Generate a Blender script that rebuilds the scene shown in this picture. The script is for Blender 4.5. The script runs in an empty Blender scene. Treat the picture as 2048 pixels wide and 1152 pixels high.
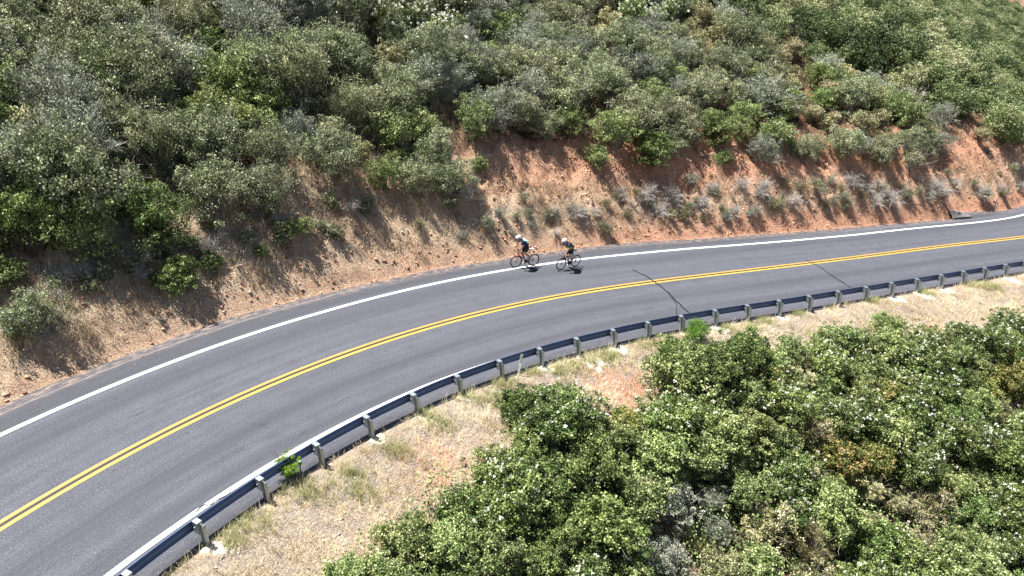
import bpy, bmesh, math, random
import numpy as np
from mathutils import Vector, Matrix

sc = bpy.context.scene
R = math.radians
rng = np.random.default_rng(7)
random.seed(7)

# ------------------------------------------------------------------ camera, sky, sun, exposure
CAM_H, PITCH, FPX = 14.25, R(25.6), 1380.0
cd = bpy.data.cameras.new('camera'); cam = bpy.data.objects.new('camera', cd); sc.collection.objects.link(cam)
cam.location = (0, 0, CAM_H); cam.rotation_euler = (R(90) - PITCH, 0, 0)
cd.sensor_width = 36; cd.lens = FPX / 2048 * 36; cd.clip_end = 2000; cd.clip_start = .1
sc.camera = cam
SUN_EL, SH = 68.5, np.array([.93, -.37])          # shadows fall to the right and a little toward the camera
SH = SH / np.linalg.norm(SH)
sunv = Vector((-SH[0] * math.cos(R(SUN_EL)), -SH[1] * math.cos(R(SUN_EL)), math.sin(R(SUN_EL))))
w = bpy.data.worlds.new('World'); sc.world = w; w.use_nodes = True
nt = w.node_tree; bg = nt.nodes['Background']
sky = nt.nodes.new('ShaderNodeTexSky'); sky.sky_type = 'NISHITA'; sky.sun_disc = False
sky.sun_elevation = R(SUN_EL); sky.sun_rotation = math.atan2(sunv.x, sunv.y)
sky.altitude = 800; sky.dust_density = .6
nt.links.new(sky.outputs[0], bg.inputs[0]); bg.inputs[1].default_value = .05
sl = bpy.data.lights.new('sun', 'SUN'); so = bpy.data.objects.new('sun', sl); sc.collection.objects.link(so)
sl.energy = 5.0; sl.angle = R(.5); sl.color = (1, .965, .91)
so.rotation_euler = sunv.to_track_quat('Z', 'Y').to_euler(); so.location = (0, 0, 60)
vs = sc.view_settings; vs.view_transform = 'Standard'; vs.look = 'None'; vs.gamma = 1; vs.use_curve_mapping = False
vs.exposure = 1.32

# ------------------------------------------------------------------ helpers
C = sc.collection
def link(o): C.objects.link(o); return o
def tag(o, label=None, cat=None, group=None, kind=None):
    if label: o['label'] = label
    if cat: o['category'] = cat
    if group: o['group'] = group
    if kind: o['kind'] = kind
    return o
def empty(name, loc, rz=0, scale=1):
    o = bpy.data.objects.new(name, None); link(o); o.location = loc; o.rotation_euler = (0, 0, rz); o.empty_display_size = .2
    if scale != 1: o.scale = (scale,) * 3
    return o
def mesh_np(name, V, F, mat, parent=None, attrs=None, smooth=False):
    """V (n,3); F (m,k) all the same k. attrs: {name: per-face floats}"""
    V = np.asarray(V, np.float32).reshape(-1, 3); F = np.asarray(F, np.int32); k = F.shape[1]; m = len(F)
    me = bpy.data.meshes.new(name)
    me.vertices.add(len(V)); me.vertices.foreach_set('co', V.ravel())
    me.loops.add(m * k); me.loops.foreach_set('vertex_index', F.ravel())
    me.polygons.add(m); me.polygons.foreach_set('loop_start', np.arange(m, dtype=np.int32) * k)
    if smooth: me.polygons.foreach_set('use_smooth', np.ones(m, bool))
    for a, (dom, val) in (attrs or {}).items():
        at_ = me.attributes.new(a, 'FLOAT', dom); at_.data.foreach_set('value', np.asarray(val, np.float32).ravel())
    me.update(calc_edges=True)
    if isinstance(mat, (list, tuple)):
        for m_ in mat: me.materials.append(m_)
    else: me.materials.append(mat)
    o = bpy.data.objects.new(name, me); link(o); o.parent = parent
    return o
class MB:
    def __init__(s): s.v = []; s.f = []
    def add(s, vs_, fs): b = len(s.v); s.v += [tuple(v) for v in vs_]; s.f += [tuple(i + b for i in f) for f in fs]; return s
    def box(s, c, d, M=None):
        x, y, z = (q / 2 for q in d)
        P = [Vector((c[0] + a * x, c[1] + b * y, c[2] + e * z)) for a in (-1, 1) for b in (-1, 1) for e in (-1, 1)]
        if M is not None: P = [M @ p for p in P]
        return s.add(P, [(0, 1, 3, 2), (4, 6, 7, 5), (0, 4, 5, 1), (2, 3, 7, 6), (0, 2, 6, 4), (1, 5, 7, 3)])
    def tube(s, pts, rs, n=8, cap=True):
        pts = [Vector(p) for p in pts]
        if not hasattr(rs, '__len__'): rs = [rs] * len(pts)
        rings = []; up = None
        for i, p in enumerate(pts):
            t = (pts[min(i + 1, len(pts) - 1)] - pts[max(i - 1, 0)]).normalized()
            if up is None: up = Vector((0, 0, 1)) if abs(t.z) < .9 else Vector((1, 0, 0))
            a = t.cross(up).normalized(); b = a.cross(t).normalized(); up = b
            rings.append([p + (a * math.cos(q) + b * math.sin(q)) * rs[i] for q in (2 * math.pi * j / n for j in range(n))])
        V = [v for r in rings for v in r]; F = []
        for i in range(len(pts) - 1):
            for j in range(n):
                k = (j + 1) % n; F.append((i * n + j, i * n + k, (i + 1) * n + k, (i + 1) * n + j))
        if cap: F.append(tuple(range(n))[::-1]); F.append(tuple(range((len(pts) - 1) * n, len(pts) * n)))
        return s.add(V, F)
    def torus(s, c, Rr, r, n=36, m=8, axis='y', squash=1):
        V = []; F = []
        for i in range(n):
            a = 2 * math.pi * i / n
            for j in range(m):
                b = 2 * math.pi * j / m; q = Rr + r * math.cos(b)
                V.append((c[0] + q * math.cos(a), c[1] + r * squash * math.sin(b), c[2] + q * math.sin(a)))
        for i in range(n):
            for j in range(m):
                F.append((i * m + j, i * m + (j + 1) % m, ((i + 1) % n) * m + (j + 1) % m, ((i + 1) % n) * m + j))
        return s.add(V, F)
    def ellipsoid(s, c, d, n=12, m=8, M=None, zmin=-1):
        V = []; F = []
        for i in range(m + 1):
            ph = math.pi * i / m
            for j in range(n):
                th = 2 * math.pi * j / n
                p = Vector((d[0] * math.sin(ph) * math.cos(th), d[1] * math.sin(ph) * math.sin(th), d[2] * max(math.cos(ph), zmin)))
                if M is not None: p = M @ p
                V.append(p + Vector(c))
        for i in range(m):
            for j in range(n):
                k = (j + 1) % n; F.append((i * n + j, (i + 1) * n + j, (i + 1) * n + k, i * n + k))
        return s.add(V, F)
    def build(s, name, mat, parent=None, smooth=False):
        me = bpy.data.meshes.new(name); me.from_pydata([tuple(v) for v in s.v], [], s.f); me.materials.append(mat)
        if smooth: me.polygons.foreach_set('use_smooth', [True] * len(me.polygons))
        me.update(); o = bpy.data.objects.new(name, me); link(o); o.parent = parent; return o
kids = {}
def copy_tree(o, parent=None):
    c = o.copy(); C.objects.link(c); c.parent = parent
    for ch in list(o.children): copy_tree(ch, c)
    return c

# value noise
def _h(ix, iy, seed):
    n = (ix.astype(np.int64) * 374761393 + iy.astype(np.int64) * 668265263 + seed * 974711) & 0x7fffffff
    n = ((n ^ (n >> 13)) * 1274126177) & 0x7fffffff
    return ((n ^ (n >> 16)) & 0xffff) / 65535.0
def vnoise(x, y, seed=0):
    x = np.asarray(x, float); y = np.asarray(y, float)
    ix = np.floor(x); iy = np.floor(y); fx = x - ix; fy = y - iy; fx = fx * fx * (3 - 2 * fx); fy = fy * fy * (3 - 2 * fy)
    a = _h(ix, iy, seed); b = _h(ix + 1, iy, seed); c = _h(ix, iy + 1, seed); d = _h(ix + 1, iy + 1, seed)
    return (a * (1 - fx) + b * fx) * (1 - fy) + (c * (1 - fx) + d * fx) * fy * 1.0
def fbm(x, y, sc_, oct_=4, seed=0, gain=.5):
    x = np.asarray(x, float) / sc_; y = np.asarray(y, float) / sc_; t = 0; a = 1; n = 0
    for o in range(oct_):
        t = t + a * vnoise(x + 17.3 * o, y - 9.1 * o, seed + o); n += a; a *= gain; x = x * 2.03; y = y * 2.03
    return t / n * 2 - 1

# ------------------------------------------------------------------ the road's curve (s along, d across: + is the bank side)
KS = np.array([-70, -20, -10, 0, 10, 20, 30, 40, 50, 60, 80, 160.])
KK = np.array([-.018, -.0321, -.0318, -.0266, -.0214, .0005, .0028, -.0068, .0329, .018, 0, 0])
DS = .1; SS = np.arange(-70, 160, DS)
_k = np.interp(SS, KS, KK); HH = np.concatenate([[0], np.cumsum((_k[1:] + _k[:-1]) / 2 * DS)]); HH += .753 - np.interp(0, SS, HH)
_dx, _dy = np.cos(HH), np.sin(HH)
CX = np.concatenate([[0], np.cumsum((_dx[1:] + _dx[:-1]) / 2 * DS)]); CX += -5.601 - np.interp(0, SS, CX)
CY = np.concatenate([[0], np.cumsum((_dy[1:] + _dy[:-1]) / 2 * DS)]); CY += 23.505 - np.interp(0, SS, CY)
def off_edge(s): return np.interp(s, [-40, -10, -3, 2, 9, 15, 20, 26, 32, 39, 43.6, 45.5, 47.2, 49.5, 52, 60], [5.2, 5.07, 5.15, 4.95, 4.78, 4.92, 4.75, 4.42, 4.2, 4.0, 3.86, 4.95, 4.85, 4.35, 4.1, 4.1])
def off_white(s): return np.interp(s, [-40, -12, 0, 13, 20, 27, 33, 52], [3.65, 3.62, 3.45, 3.5, 3.4, 3.12, 2.96, 2.97])
def off_post(s): return np.interp(s, [-40, -10, 0, 9, 20, 27, 37], [-4.8, -4.78, -4.69, -4.82, -4.78, -4.63, -4.55])
def off_fog(s): return off_post(s) + np.interp(s, [-30, 60], [1.17, 1.1])
GR = -.085
def roadz(x): return GR * np.clip(x, -70, 110)
def cpos(s): return np.interp(s, SS, CX), np.interp(s, SS, CY), np.interp(s, SS, HH)
def P(s, d):
    x, y, h = cpos(s); x = x - d * np.sin(h); y = y + d * np.cos(h); return x, y
def sd(x, y):
    x = np.asarray(x, float); y = np.asarray(y, float); sh = x.shape; x = x.ravel(); y = y.ravel()
    cs = np.stack([CX[::8], CY[::8]], 1); out_s = np.empty(len(x)); out_d = np.empty(len(x))
    for a in range(0, len(x), 20000):
        q = np.stack([x[a:a + 20000], y[a:a + 20000]], 1)
        i = ((q ** 2).sum(1)[:, None] - 2 * q @ cs.T + (cs ** 2).sum(1)).argmin(1) * 8
        tx, ty = np.cos(HH[i]), np.sin(HH[i]); rx, ry = q[:, 0] - CX[i], q[:, 1] - CY[i]
        along = rx * tx + ry * ty; d = -rx * ty + ry * tx
        along = np.clip(along, -.6, .6)
        out_s[a:a + 20000] = SS[i] + along; out_d[a:a + 20000] = d
    return out_s.reshape(sh), out_d.reshape(sh)
def ground_sd(x, y):
    s, d = sd(x, y); zr = roadz(x)
    u = d - off_edge(s); v = off_post(s) + .10 - d
    # bank side
    Hb = np.interp(s, [-30, -12, 0, 12, 30, 60], [2.3, 2.7, 3.8, 4.5, 4.8, 5.0]) * (1 + .12 * fbm(s, 0 * s, 6, 2, 3))
    low = np.interp(s, [-20, -4, 5, 15, 40], [.60, .72, .92, 1.05, 1.10])
    upp = np.interp(s, [-20, 10, 40, 70], [.60, .55, .46, .40])
    uu = np.maximum(u - .15, 0); lin = low * uu; bk = Hb / low
    k = 1.0; t = uu - bk
    soft = k * np.logaddexp(0, t / k)                       # rounded brow
    h = low * uu - (low - upp) * soft
    h = h - 5 * np.clip((u - 130) / 60, 0, 3) ** 2
    am = np.clip(uu / 1.2, 0, 1); am2 = np.clip((uu - bk) / 4, 0, 1)
    gul = fbm(s * 1.0, u * .18, 1.6, 3, 21)                    # gullies running down the cut
    h = h + am * (.30 * fbm(x, y, 2.6, 4, 5) + .18 * gul * (1 - am2)) + am2 * 1.1 * fbm(x, y, 11, 3, 9)
    h = h + am * .16 * (1 - np.abs(fbm(x, y, .6, 3, 31)) * 2) * (1 - am2) + am * .07 * (vnoise(x / .27, y / .27, 33) - .5) + np.clip(u / .4, 0, 1) * .05 * fbm(x, y, .22, 2, 41)
    crag = 1 - np.abs(fbm(x + .3 * y, y * .7, 1.15, 4, 171)) * 3.2
    h = h + am * (1 - am2) * .26 * np.clip(crag, -1, 1) * np.interp(s, [-10, 8, 22], [.45, .7, 1.0])
    h = h - .06 * np.clip(1 - u / .25, 0, 1)
    # valley side
    vv = np.maximum(v - .75, 0)
    g = -.34 * np.minimum(vv, 2.2) - .62 * np.maximum(vv - 2.2, 0)
    g = np.maximum(g, -13 + .12 * g)
    g = g + np.clip(v / 1.5, 0, 1) * (.16 * fbm(x, y, 1.4, 3, 13)) + np.clip(v / .4, 0, 1) * .035 * fbm(x, y, .25, 2, 15)
    g = g - .03 - .03 * np.clip(1 - v / .2, 0, 1)
    z = np.where(u > 0, zr + h, np.where(v > 0, zr + g, zr - .10))
    return z, s, u, v
def gz(x, y): return float(ground_sd(np.array([x]), np.array([y]))[0][0])
cp, sp = math.cos(PITCH), math.sin(PITCH)
def proj(x, y, z):
    z = z - CAM_H; dd = y * cp - z * sp; up = y * sp + z * cp
    return 1024 + FPX * x / dd, 576 - FPX * up / dd, dd
def hit(px, py):
    """the ground point seen at a place in the photograph"""
    a = (px - 1024) / FPX; b = -(py - 576) / FPX
    D = np.array([a, cp + b * sp, -sp + b * cp]); t = np.concatenate([np.arange(9, 60, .08), np.arange(60, 160, .4)])
    Q = D[None] * t[:, None]; Q[:, 2] += CAM_H
    z = ground_sd(Q[:, 0], Q[:, 1])[0]; i = np.argmax(Q[:, 2] < z)
    return Q[i, 0], Q[i, 1], z[i]

# ------------------------------------------------------------------ materials
def newmat(name):
    m = bpy.data.materials.new(name); m.use_nodes = True; return m, m.node_tree, m.node_tree.nodes['Principled BSDF']
def N(t, typ, **kw):
    n = t.nodes.new(typ)
    for k_, v_ in kw.items():
        if k_.startswith('i_'): n.inputs[int(k_[2:]) if k_[2:].isdigit() else k_[2:]].default_value = v_
        else: setattr(n, k_, v_)
    return n
def ramp(t, src, stops, interp='LINEAR'):
    r = t.nodes.new('ShaderNodeValToRGB'); r.color_ramp.interpolation = interp
    e = r.color_ramp.elements
    while len(e) < len(stops): e.new(.5)
    for q, (p_, c_) in zip(e, stops): q.position = p_; q.color = (*c_, 1) if len(c_) == 3 else c_
    if src is not None: t.links.new(src, r.inputs[0])
    return r
def mix(t, fac, a, b, mode='MIX'):
    m = t.nodes.new('ShaderNodeMix'); m.data_type = 'RGBA'; m.blend_type = mode
    for i, v_ in ((0, fac), (6, a), (7, b)):
        if isinstance(v_, (int, float)): m.inputs[i].default_value = v_
        elif isinstance(v_, tuple): m.inputs[i].default_value = (*v_, 1)
        else: t.links.new(v_, m.inputs[i])
    return m.outputs[2]
def math_(t, op, a, b=None, clamp=False):
    m = t.nodes.new('ShaderNodeMath'); m.operation = op; m.use_clamp = clamp
    for i, v_ in ((0, a), (1, b)):
        if v_ is None: continue
        if isinstance(v_, (int, float)): m.inputs[i].default_value = v_
        else: t.links.new(v_, m.inputs[i])
    return m.outputs[0]
def noise(t, vec, scale, detail=4, rough=.55, **kw):
    n = N(t, 'ShaderNodeTexNoise'); n.inputs['Scale'].default_value = scale; n.inputs['Detail'].default_value = detail; n.inputs['Roughness'].default_value = rough
    if vec is not None: t.links.new(vec, n.inputs['Vector'])
    return n.outputs['Fac']
def attr(t, name): a = N(t, 'ShaderNodeAttribute', attribute_name=name); return a.outputs['Fac']
def simple(name, col, rough=.6, metal=0, var=.15, scale=30, bump=0):
    m, t, b = newmat(name); tc = N(t, 'ShaderNodeTexCoord').outputs['Object']
    n = noise(t, tc, scale, 3)
    c = tuple(col); lo = tuple(q * (1 - var) for q in c); hi = tuple(min(1, q * (1 + var)) for q in c)
    r = ramp(t, n, [(.3, lo), (.7, hi)]); t.links.new(r.outputs[0], b.inputs['Base Color'])
    b.inputs['Roughness'].default_value = rough; b.inputs['Metallic'].default_value = metal
    if bump:
        bp = N(t, 'ShaderNodeBump'); bp.inputs['Strength'].default_value = bump; bp.inputs['Distance'].default_value = .01
        t.links.new(n, bp.inputs['Height']); t.links.new(bp.outputs[0], b.inputs['Normal'])
    return m
def leafmat(name, stops, trans=.3, rough=.55, hv=.10):
    """stops over the per-leaf value; a little change of tone from one plant to the next"""
    m, t, b = newmat(name)
    r = ramp(t, attr(t, 'tone'), stops)
    oi = N(t, 'ShaderNodeObjectInfo').outputs['Random']
    hs = N(t, 'ShaderNodeHueSaturation'); t.links.new(r.outputs[0], hs.inputs['Color'])
    t.links.new(math_(t, 'MULTIPLY_ADD', oi, hv * .35) if False else math_(t, 'ADD', math_(t, 'MULTIPLY', oi, hv * .3), .5 - hv * .15), hs.inputs['Hue'])
    oi2 = math_(t, 'FRACT', math_(t, 'MULTIPLY', oi, 7.31))
    t.links.new(math_(t, 'ADD', math_(t, 'MULTIPLY', oi2, hv * 4.5), 1 - hv * 2.0), hs.inputs['Value'])
    t.links.new(hs.outputs[0], b.inputs['Base Color']); b.inputs['Roughness'].default_value = rough
    b.inputs['Specular IOR Level'].default_value = .35
    tr = N(t, 'ShaderNodeBsdfTranslucent'); t.links.new(hs.outputs[0], tr.inputs[0])
    ms = N(t, 'ShaderNodeMixShader'); ms.inputs[0].default_value = trans
    t.links.new(b.outputs[0], ms.inputs[1]); t.links.new(tr.outputs[0], ms.inputs[2])
    t.links.new(ms.outputs[0], t.nodes['Material Output'].inputs[0])
    return m

# ground
gm, t, b = newmat('earth')
tc = N(t, 'ShaderNodeTexCoord').outputs['Object']
n1 = noise(t, tc, .35, 5, .6); n2 = noise(t, tc, 3.0, 5, .65); n3 = noise(t, tc, 14, 4, .7); n4 = noise(t, tc, 45, 3, .7)
red = ramp(t, n3, [(.25, (.20, .08, .05)), (.40, (.48, .22, .13)), (.54, (.70, .39, .25)), (.70, (.86, .60, .44))]).outputs[0]
tan = ramp(t, n3, [(.25, (.19, .135, .085)), (.45, (.50, .39, .265)), (.68, (.80, .70, .54))]).outputs[0]
lit = ramp(t, n3, [(.3, (.035, .024, .018)), (.6, (.10, .068, .045)), (.8, (.2, .14, .09))]).outputs[0]
grav = ramp(t, n4, [(.3, (.16, .145, .135)), (.5, (.40, .37, .345)), (.68, (.74, .71, .66))]).outputs[0]
fr = math_(t, 'ADD', attr(t, 'redness'), math_(t, 'MULTIPLY', math_(t, 'SUBTRACT', n2, .5), 1.3), True)
c1 = mix(t, fr, tan, red)
fl = math_(t, 'ADD', attr(t, 'litter'), math_(t, 'MULTIPLY', math_(t, 'SUBTRACT', n2, .5), .9), True)
c2 = mix(t, fl, c1, lit)
fg = math_(t, 'ADD', attr(t, 'gravel'), math_(t, 'MULTIPLY', math_(t, 'SUBTRACT', n2, .5), 2.4), True)
c3 = mix(t, fg, c2, grav)
t.links.new(c3, b.inputs['Base Color']); b.inputs['Roughness'].default_value = .95
b.inputs['Specular IOR Level'].default_value = .1
bp = N(t, 'ShaderNodeBump'); bp.inputs['Strength'].default_value = 1.0; bp.inputs['Distance'].default_value = .16
hsum = math_(t, 'ADD', n3, math_(t, 'MULTIPLY', n4, .45)); t.links.new(hsum, bp.inputs['Height']); t.links.new(bp.outputs[0], b.inputs['Normal'])

# asphalt: uv = (distance across, distance along)
am_, t, b = newmat('asphalt')
uvn = N(t, 'ShaderNodeUVMap'); uvn.uv_map = 'lane'
sepu = N(t, 'ShaderNodeSeparateXYZ'); t.links.new(uvn.outputs[0], sepu.inputs[0])
U, Vv = sepu.outputs[0], sepu.outputs[1]
def lanevec(su, sv):
    cb = N(t, 'ShaderNodeCombineXYZ'); t.links.new(math_(t, 'MULTIPLY', U, su), cb.inputs[0]); t.links.new(math_(t, 'MULTIPLY', Vv, sv), cb.inputs[1]); return cb.outputs[0]
ga = noise(t, lanevec(1, 1), 20, 6, .9); gb_ = noise(t, lanevec(1, 1), 1.1, 5, .6); gc = noise(t, lanevec(3.2, .10), 1.0, 4, .6); gd = noise(t, lanevec(9, .5), 1.0, 3, .6)
base = ramp(t, ga, [(.32, (.034, .036, .045)), (.5, (.080, .085, .101)), (.60, (.120, .125, .145)), (.66, (.40, .39, .40))]).outputs[0]
wear = ramp(t, gc, [(.32, (.84, .84, .85)), (.66, (1.10, 1.10, 1.10))]).outputs[0]
c = mix(t, 1.0, base, wear, 'MULTIPLY')
blot = ramp(t, gb_, [(.3, (.84, .84, .86)), (.7, (1.12, 1.11, 1.1))]).outputs[0]
c = mix(t, 1.0, c, blot, 'MULTIPLY')
# worn wheel paths polished a little paler, oil strip mid-lane darker
def band(cen, wid):
    q = math_(t, 'DIVIDE', math_(t, 'ABSOLUTE', math_(t, 'SUBTRACT', U, cen)), wid)
    return math_(t, 'SUBTRACT', 1.0, q, True)
dk = math_(t, 'ADD', band(2.55, .75), math_(t, 'ADD', band(-1.75, .6), band(-3.2, .45)))
dk = math_(t, 'MULTIPLY', dk, math_(t, 'MULTIPLY', gb_, .85), True)
c = mix(t, dk, c, (.040, .040, .047))
sh = math_(t, 'MULTIPLY', math_(t, 'SUBTRACT', U, 3.62), 6.0, True)       # the newer, darker shoulder
c = mix(t, math_(t, 'MULTIPLY', sh, .55), c, (.045, .045, .052))
cr = ramp(t, gd, [(.475, (0, 0, 0)), (.497, (1, 1, 1)), (.503, (1, 1, 1)), (.525, (0, 0, 0))]).outputs[0]
c = mix(t, math_(t, 'MULTIPLY', cr, math_(t, 'MULTIPLY', ramp(t, gb_, [(.5, (0, 0, 0)), (.62, (1, 1, 1))]).outputs[0], .55)), c, (.02, .02, .024))
edge_d = attr(t, 'edgeness')                                              # dust drifted on the outermost strip
dn = noise(t, lanevec(1, .35), 7, 4, .7)
dust = math_(t, 'MULTIPLY', edge_d, ramp(t, dn, [(.45, (0, 0, 0)), (.62, (1, 1, 1))]).outputs[0], True)
c = mix(t, math_(t, 'MULTIPLY', dust, .8), c, (.34, .25, .2))
# pale seam where the shoulder was widened
seam = band(4.62, .035); seam = math_(t, 'MULTIPLY', seam, ramp(t, Vv, [(.0, (1, 1, 1)), (1., (1, 1, 1))]).outputs[0])
seam = math_(t, 'MULTIPLY', seam, math_(t, 'LESS_THAN', Vv, 3.0)); c = mix(t, math_(t, 'MULTIPLY', seam, .6), c, (.33, .28, .26))
t.links.new(c, b.inputs['Base Color']); b.inputs['Roughness'].default_value = .85; b.inputs['Specular IOR Level'].default_value = .25
bp = N(t, 'ShaderNodeBump'); bp.inputs['Strength'].default_value = .5; bp.inputs['Distance'].default_value = .006; t.links.new(ga, bp.inputs['Height']); t.links.new(bp.outputs[0], b.inputs['Normal'])

def paint(name, col, dirt, lo=.38, hi=.60):
    m, t, b = newmat(name); tc = N(t, 'ShaderNodeTexCoord').outputs['Object']
    n = noise(t, tc, 26, 4, .75); nb = noise(t, tc, 1.3, 3, .6)
    f = ramp(t, math_(t, 'ADD', math_(t, 'MULTIPLY', n, .7), math_(t, 'MULTIPLY', nb, .3)), [(lo - .1, (1, 1, 1)), (lo, (.25, .25, .25)), (hi, (0, 0, 0))]).outputs[0]
    t.links.new(mix(t, f, col, dirt), b.inputs['Base Color']); b.inputs['Roughness'].default_value = .6; return m
M_white = paint('white_road_paint', (.80, .80, .78), (.35, .34, .34))
M_yel = paint('yellow_road_paint', (.52, .355, .050), (.23, .17, .07), .46, .70)
M_yel2 = paint('worn_yellow_road_paint', (.44, .265, .055), (.21, .14, .07), .44, .68)
M_black = simple('black_road_paint', (.022, .018, .018), .7, var=.3)
M_tar = simple('tar', (.008, .008, .010), .35, var=.2)
M_galv = simple('galvanised_steel', (.33, .37, .40), .45, .7, var=.12, scale=9)
M_galvrail = simple('galvanised_rail', (.13, .16, .26), .42, .55, var=.10, scale=6)  # navy tint puts the shaded back's sky reflection into the steel colour
M_bolt = simple('bolt_steel', (.6, .6, .58), .4, .6)
M_conc = simple('pale_concrete', (.62, .585, .53), .9, var=.32, scale=26, bump=.9)
M_bark = simple('pale_twig', (.34, .30, .27), .8, var=.3, scale=14)
M_darkbark = simple('brown_twig', (.13, .10, .085), .85, var=.3, scale=14)
M_deadtwig = simple('bleached_twig', (.50, .46, .43), .8, var=.25, scale=14)

# ------------------------------------------------------------------ ground
def axis(a, b, fine, lo, hi, grow=1.22):
    xs = list(np.arange(a, b, fine)); st = fine
    x = xs[-1]
    while x < hi: st *= grow; x += st; xs.append(x)
    st = fine; x = a
    while x > lo: st *= grow; x -= st; xs.insert(0, x)
    return np.array(xs)
gxs = axis(-26, 58, .14, -260, 420, 1.10); gys = axis(9, 62, .14, -160, 520, 1.09)
GX, GY = np.meshgrid(gxs, gys, indexing='ij'); Z, S_, U_, V_ = ground_sd(GX, GY)
nx, ny = GX.shape
idx = np.arange(nx * ny).reshape(nx, ny)
F = np.stack([idx[:-1, :-1], idx[1:, :-1], idx[1:, 1:], idx[:-1, 1:]], -1).reshape(-1, 4)
redn = np.where(U_ > 0, np.interp(S_, [-20, -2, 4, 12, 18, 30], [.12, .22, .32, .42, .75, .88]) + .35 * np.clip(1 - U_ / 1.4, 0, 1) - .1, .12)
_bkf = U_ / 4.2
redn = redn + np.where(U_ > 0, np.interp(S_, [4, 12], [0, 1]) * (.45 * np.clip((_bkf - .55) * 4, 0, 1) - .38 * np.clip(1 - np.abs(_bkf - .36) / .22, 0, 1)), 0)
rp = [hit(1225, 762), hit(1265, 775), hit(1190, 745), hit(860, 925)]
for (a, b_, _), rr in zip(rp, (.9, .8, .5, .8)):
    redn = redn + np.where(V_ > 0, 1.1 * np.exp(-((GX - a) ** 2 + (GY - b_) ** 2) / rr ** 2), 0)
litt = np.where(U_ > 0, np.clip((U_ - np.interp(S_, [-20, 0, 15, 40], [2.0, 4.4, 4.4, 4.6])) / 1.5, 0, 1) * .95, np.clip((V_ - 3.6) / 2, 0, 1) * .9)
litt = litt * (.4 + 1.2 * vnoise(GX / .6, GY / .6, 141)); redn = np.where(V_ > 0, redn * (.2 + 1.5 * vnoise(GX / .35, GY / .35, 142)), redn)
grv = np.where(V_ > 0, .52 - np.clip((V_ - 1.2) / 2.4, 0, 1) * .62, np.where(U_ > 0, .25 * np.clip(1 - U_ / .5, 0, 1) - .7, .5)) - .12 + np.where(V_ > 0, -.4 * np.clip((V_ - 3) / 2, 0, 1), 0)
ground = mesh_np('ground', np.stack([GX, GY, Z], -1), F, gm, smooth=True,
                 attrs={'redness': ('POINT', redn), 'litter': ('POINT', litt), 'gravel': ('POINT', grv)})
tag(ground, 'red and tan earth hillside cut above and falling away below the road', None, None, 'structure')

# ------------------------------------------------------------------ road
def strip(name, s0, s1, ds, dfun, mat, dz, kind='structure', uv=False, skirt=0, edge=None):
    s = np.arange(s0, s1 + ds / 2, ds); cols = [f(s) for f in dfun]
    X, Y = [], []
    for c_ in cols: a, b_ = P(s, c_); X.append(a); Y.append(b_)
    X = np.array(X); Y = np.array(Y); Zz = roadz(X) + dz
    if skirt:
        X = np.vstack([X[:1], X, X[-1:]]); Y = np.vstack([Y[:1], Y, Y[-1:]]); Zz = np.vstack([Zz[:1] - skirt, Zz, Zz[-1:] - skirt]); cols = [cols[0]] + cols + [cols[-1]]
    n, m = X.shape; ii = np.arange(n * m).reshape(n, m)
    F = np.stack([ii[:-1, :-1], ii[:-1, 1:], ii[1:, 1:], ii[1:, :-1]], -1).reshape(-1, 4)
    cc = np.array([np.broadcast_to(c_, s.shape) for c_ in cols]).ravel(); s2 = np.tile(s, n)
    at_ = {}
    if edge is not None: at_['edgeness'] = ('POINT', np.clip((cc - (off_edge(s2) - .45)) / .45, 0, 1) + .25 * np.clip(((off_post(s2) + .6) - cc) / .5, 0, 1))
    o = mesh_np(name, np.stack([X, Y, Zz], -1), F[:, ::-1], mat, attrs=at_, smooth=True)
    if uv:
        l = o.data.uv_layers.new(name='lane'); li = F[:, ::-1].ravel(); l.data.foreach_set('uv', np.stack([cc[li], s2[li]], -1).astype(np.float32).ravel())
    return o
wob = lambda s: .05 * fbm(s, s * 0, .8, 3, 51) + .05 * fbm(s, s * 0, 3, 2, 52)
nedge = lambda s: off_post(s) + .02 + .8 * wob(s)
fedge = lambda s: off_edge(s) + 1.6 * wob(s + 300)
mids = [(lambda k_: (lambda s: nedge(s) * (1 - k_) + fedge(s) * k_))(k_) for k_ in np.linspace(0, 1, 15)]
road = strip('road', -66, 150, .25, mids, am_, 0, uv=True, skirt=.14, edge=True)
tag(road, 'grey asphalt two lane road curving along the hillside', kind='structure')
def mark(name, off, wid, mat, dz, label, s0=-66, s1=150):
    o = strip(name, s0, s1, .25, [lambda s: off(s) - wid / 2, lambda s: off(s) + wid / 2], mat, dz); tag(o, label, kind='structure'); return o
mark('road_edge_line', off_white, .165, M_white, .004, 'white edge line on the bank side of the road')
mark('road_edge_line', off_fog, .17, M_white, .004, 'white edge line beside the guardrail')
mark('road_centre_underlay', lambda s: 0 * s, .16, M_black, .004, 'black band between the two yellow centre lines')
mark('road_centre_line', lambda s: .125 + 0 * s, .13, M_yel2, .008, 'worn orange-yellow centre line nearer the bank')
mark('road_centre_line', lambda s: -.125 + 0 * s, .13, M_yel, .008, 'bright yellow centre line nearer the guardrail')
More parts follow.
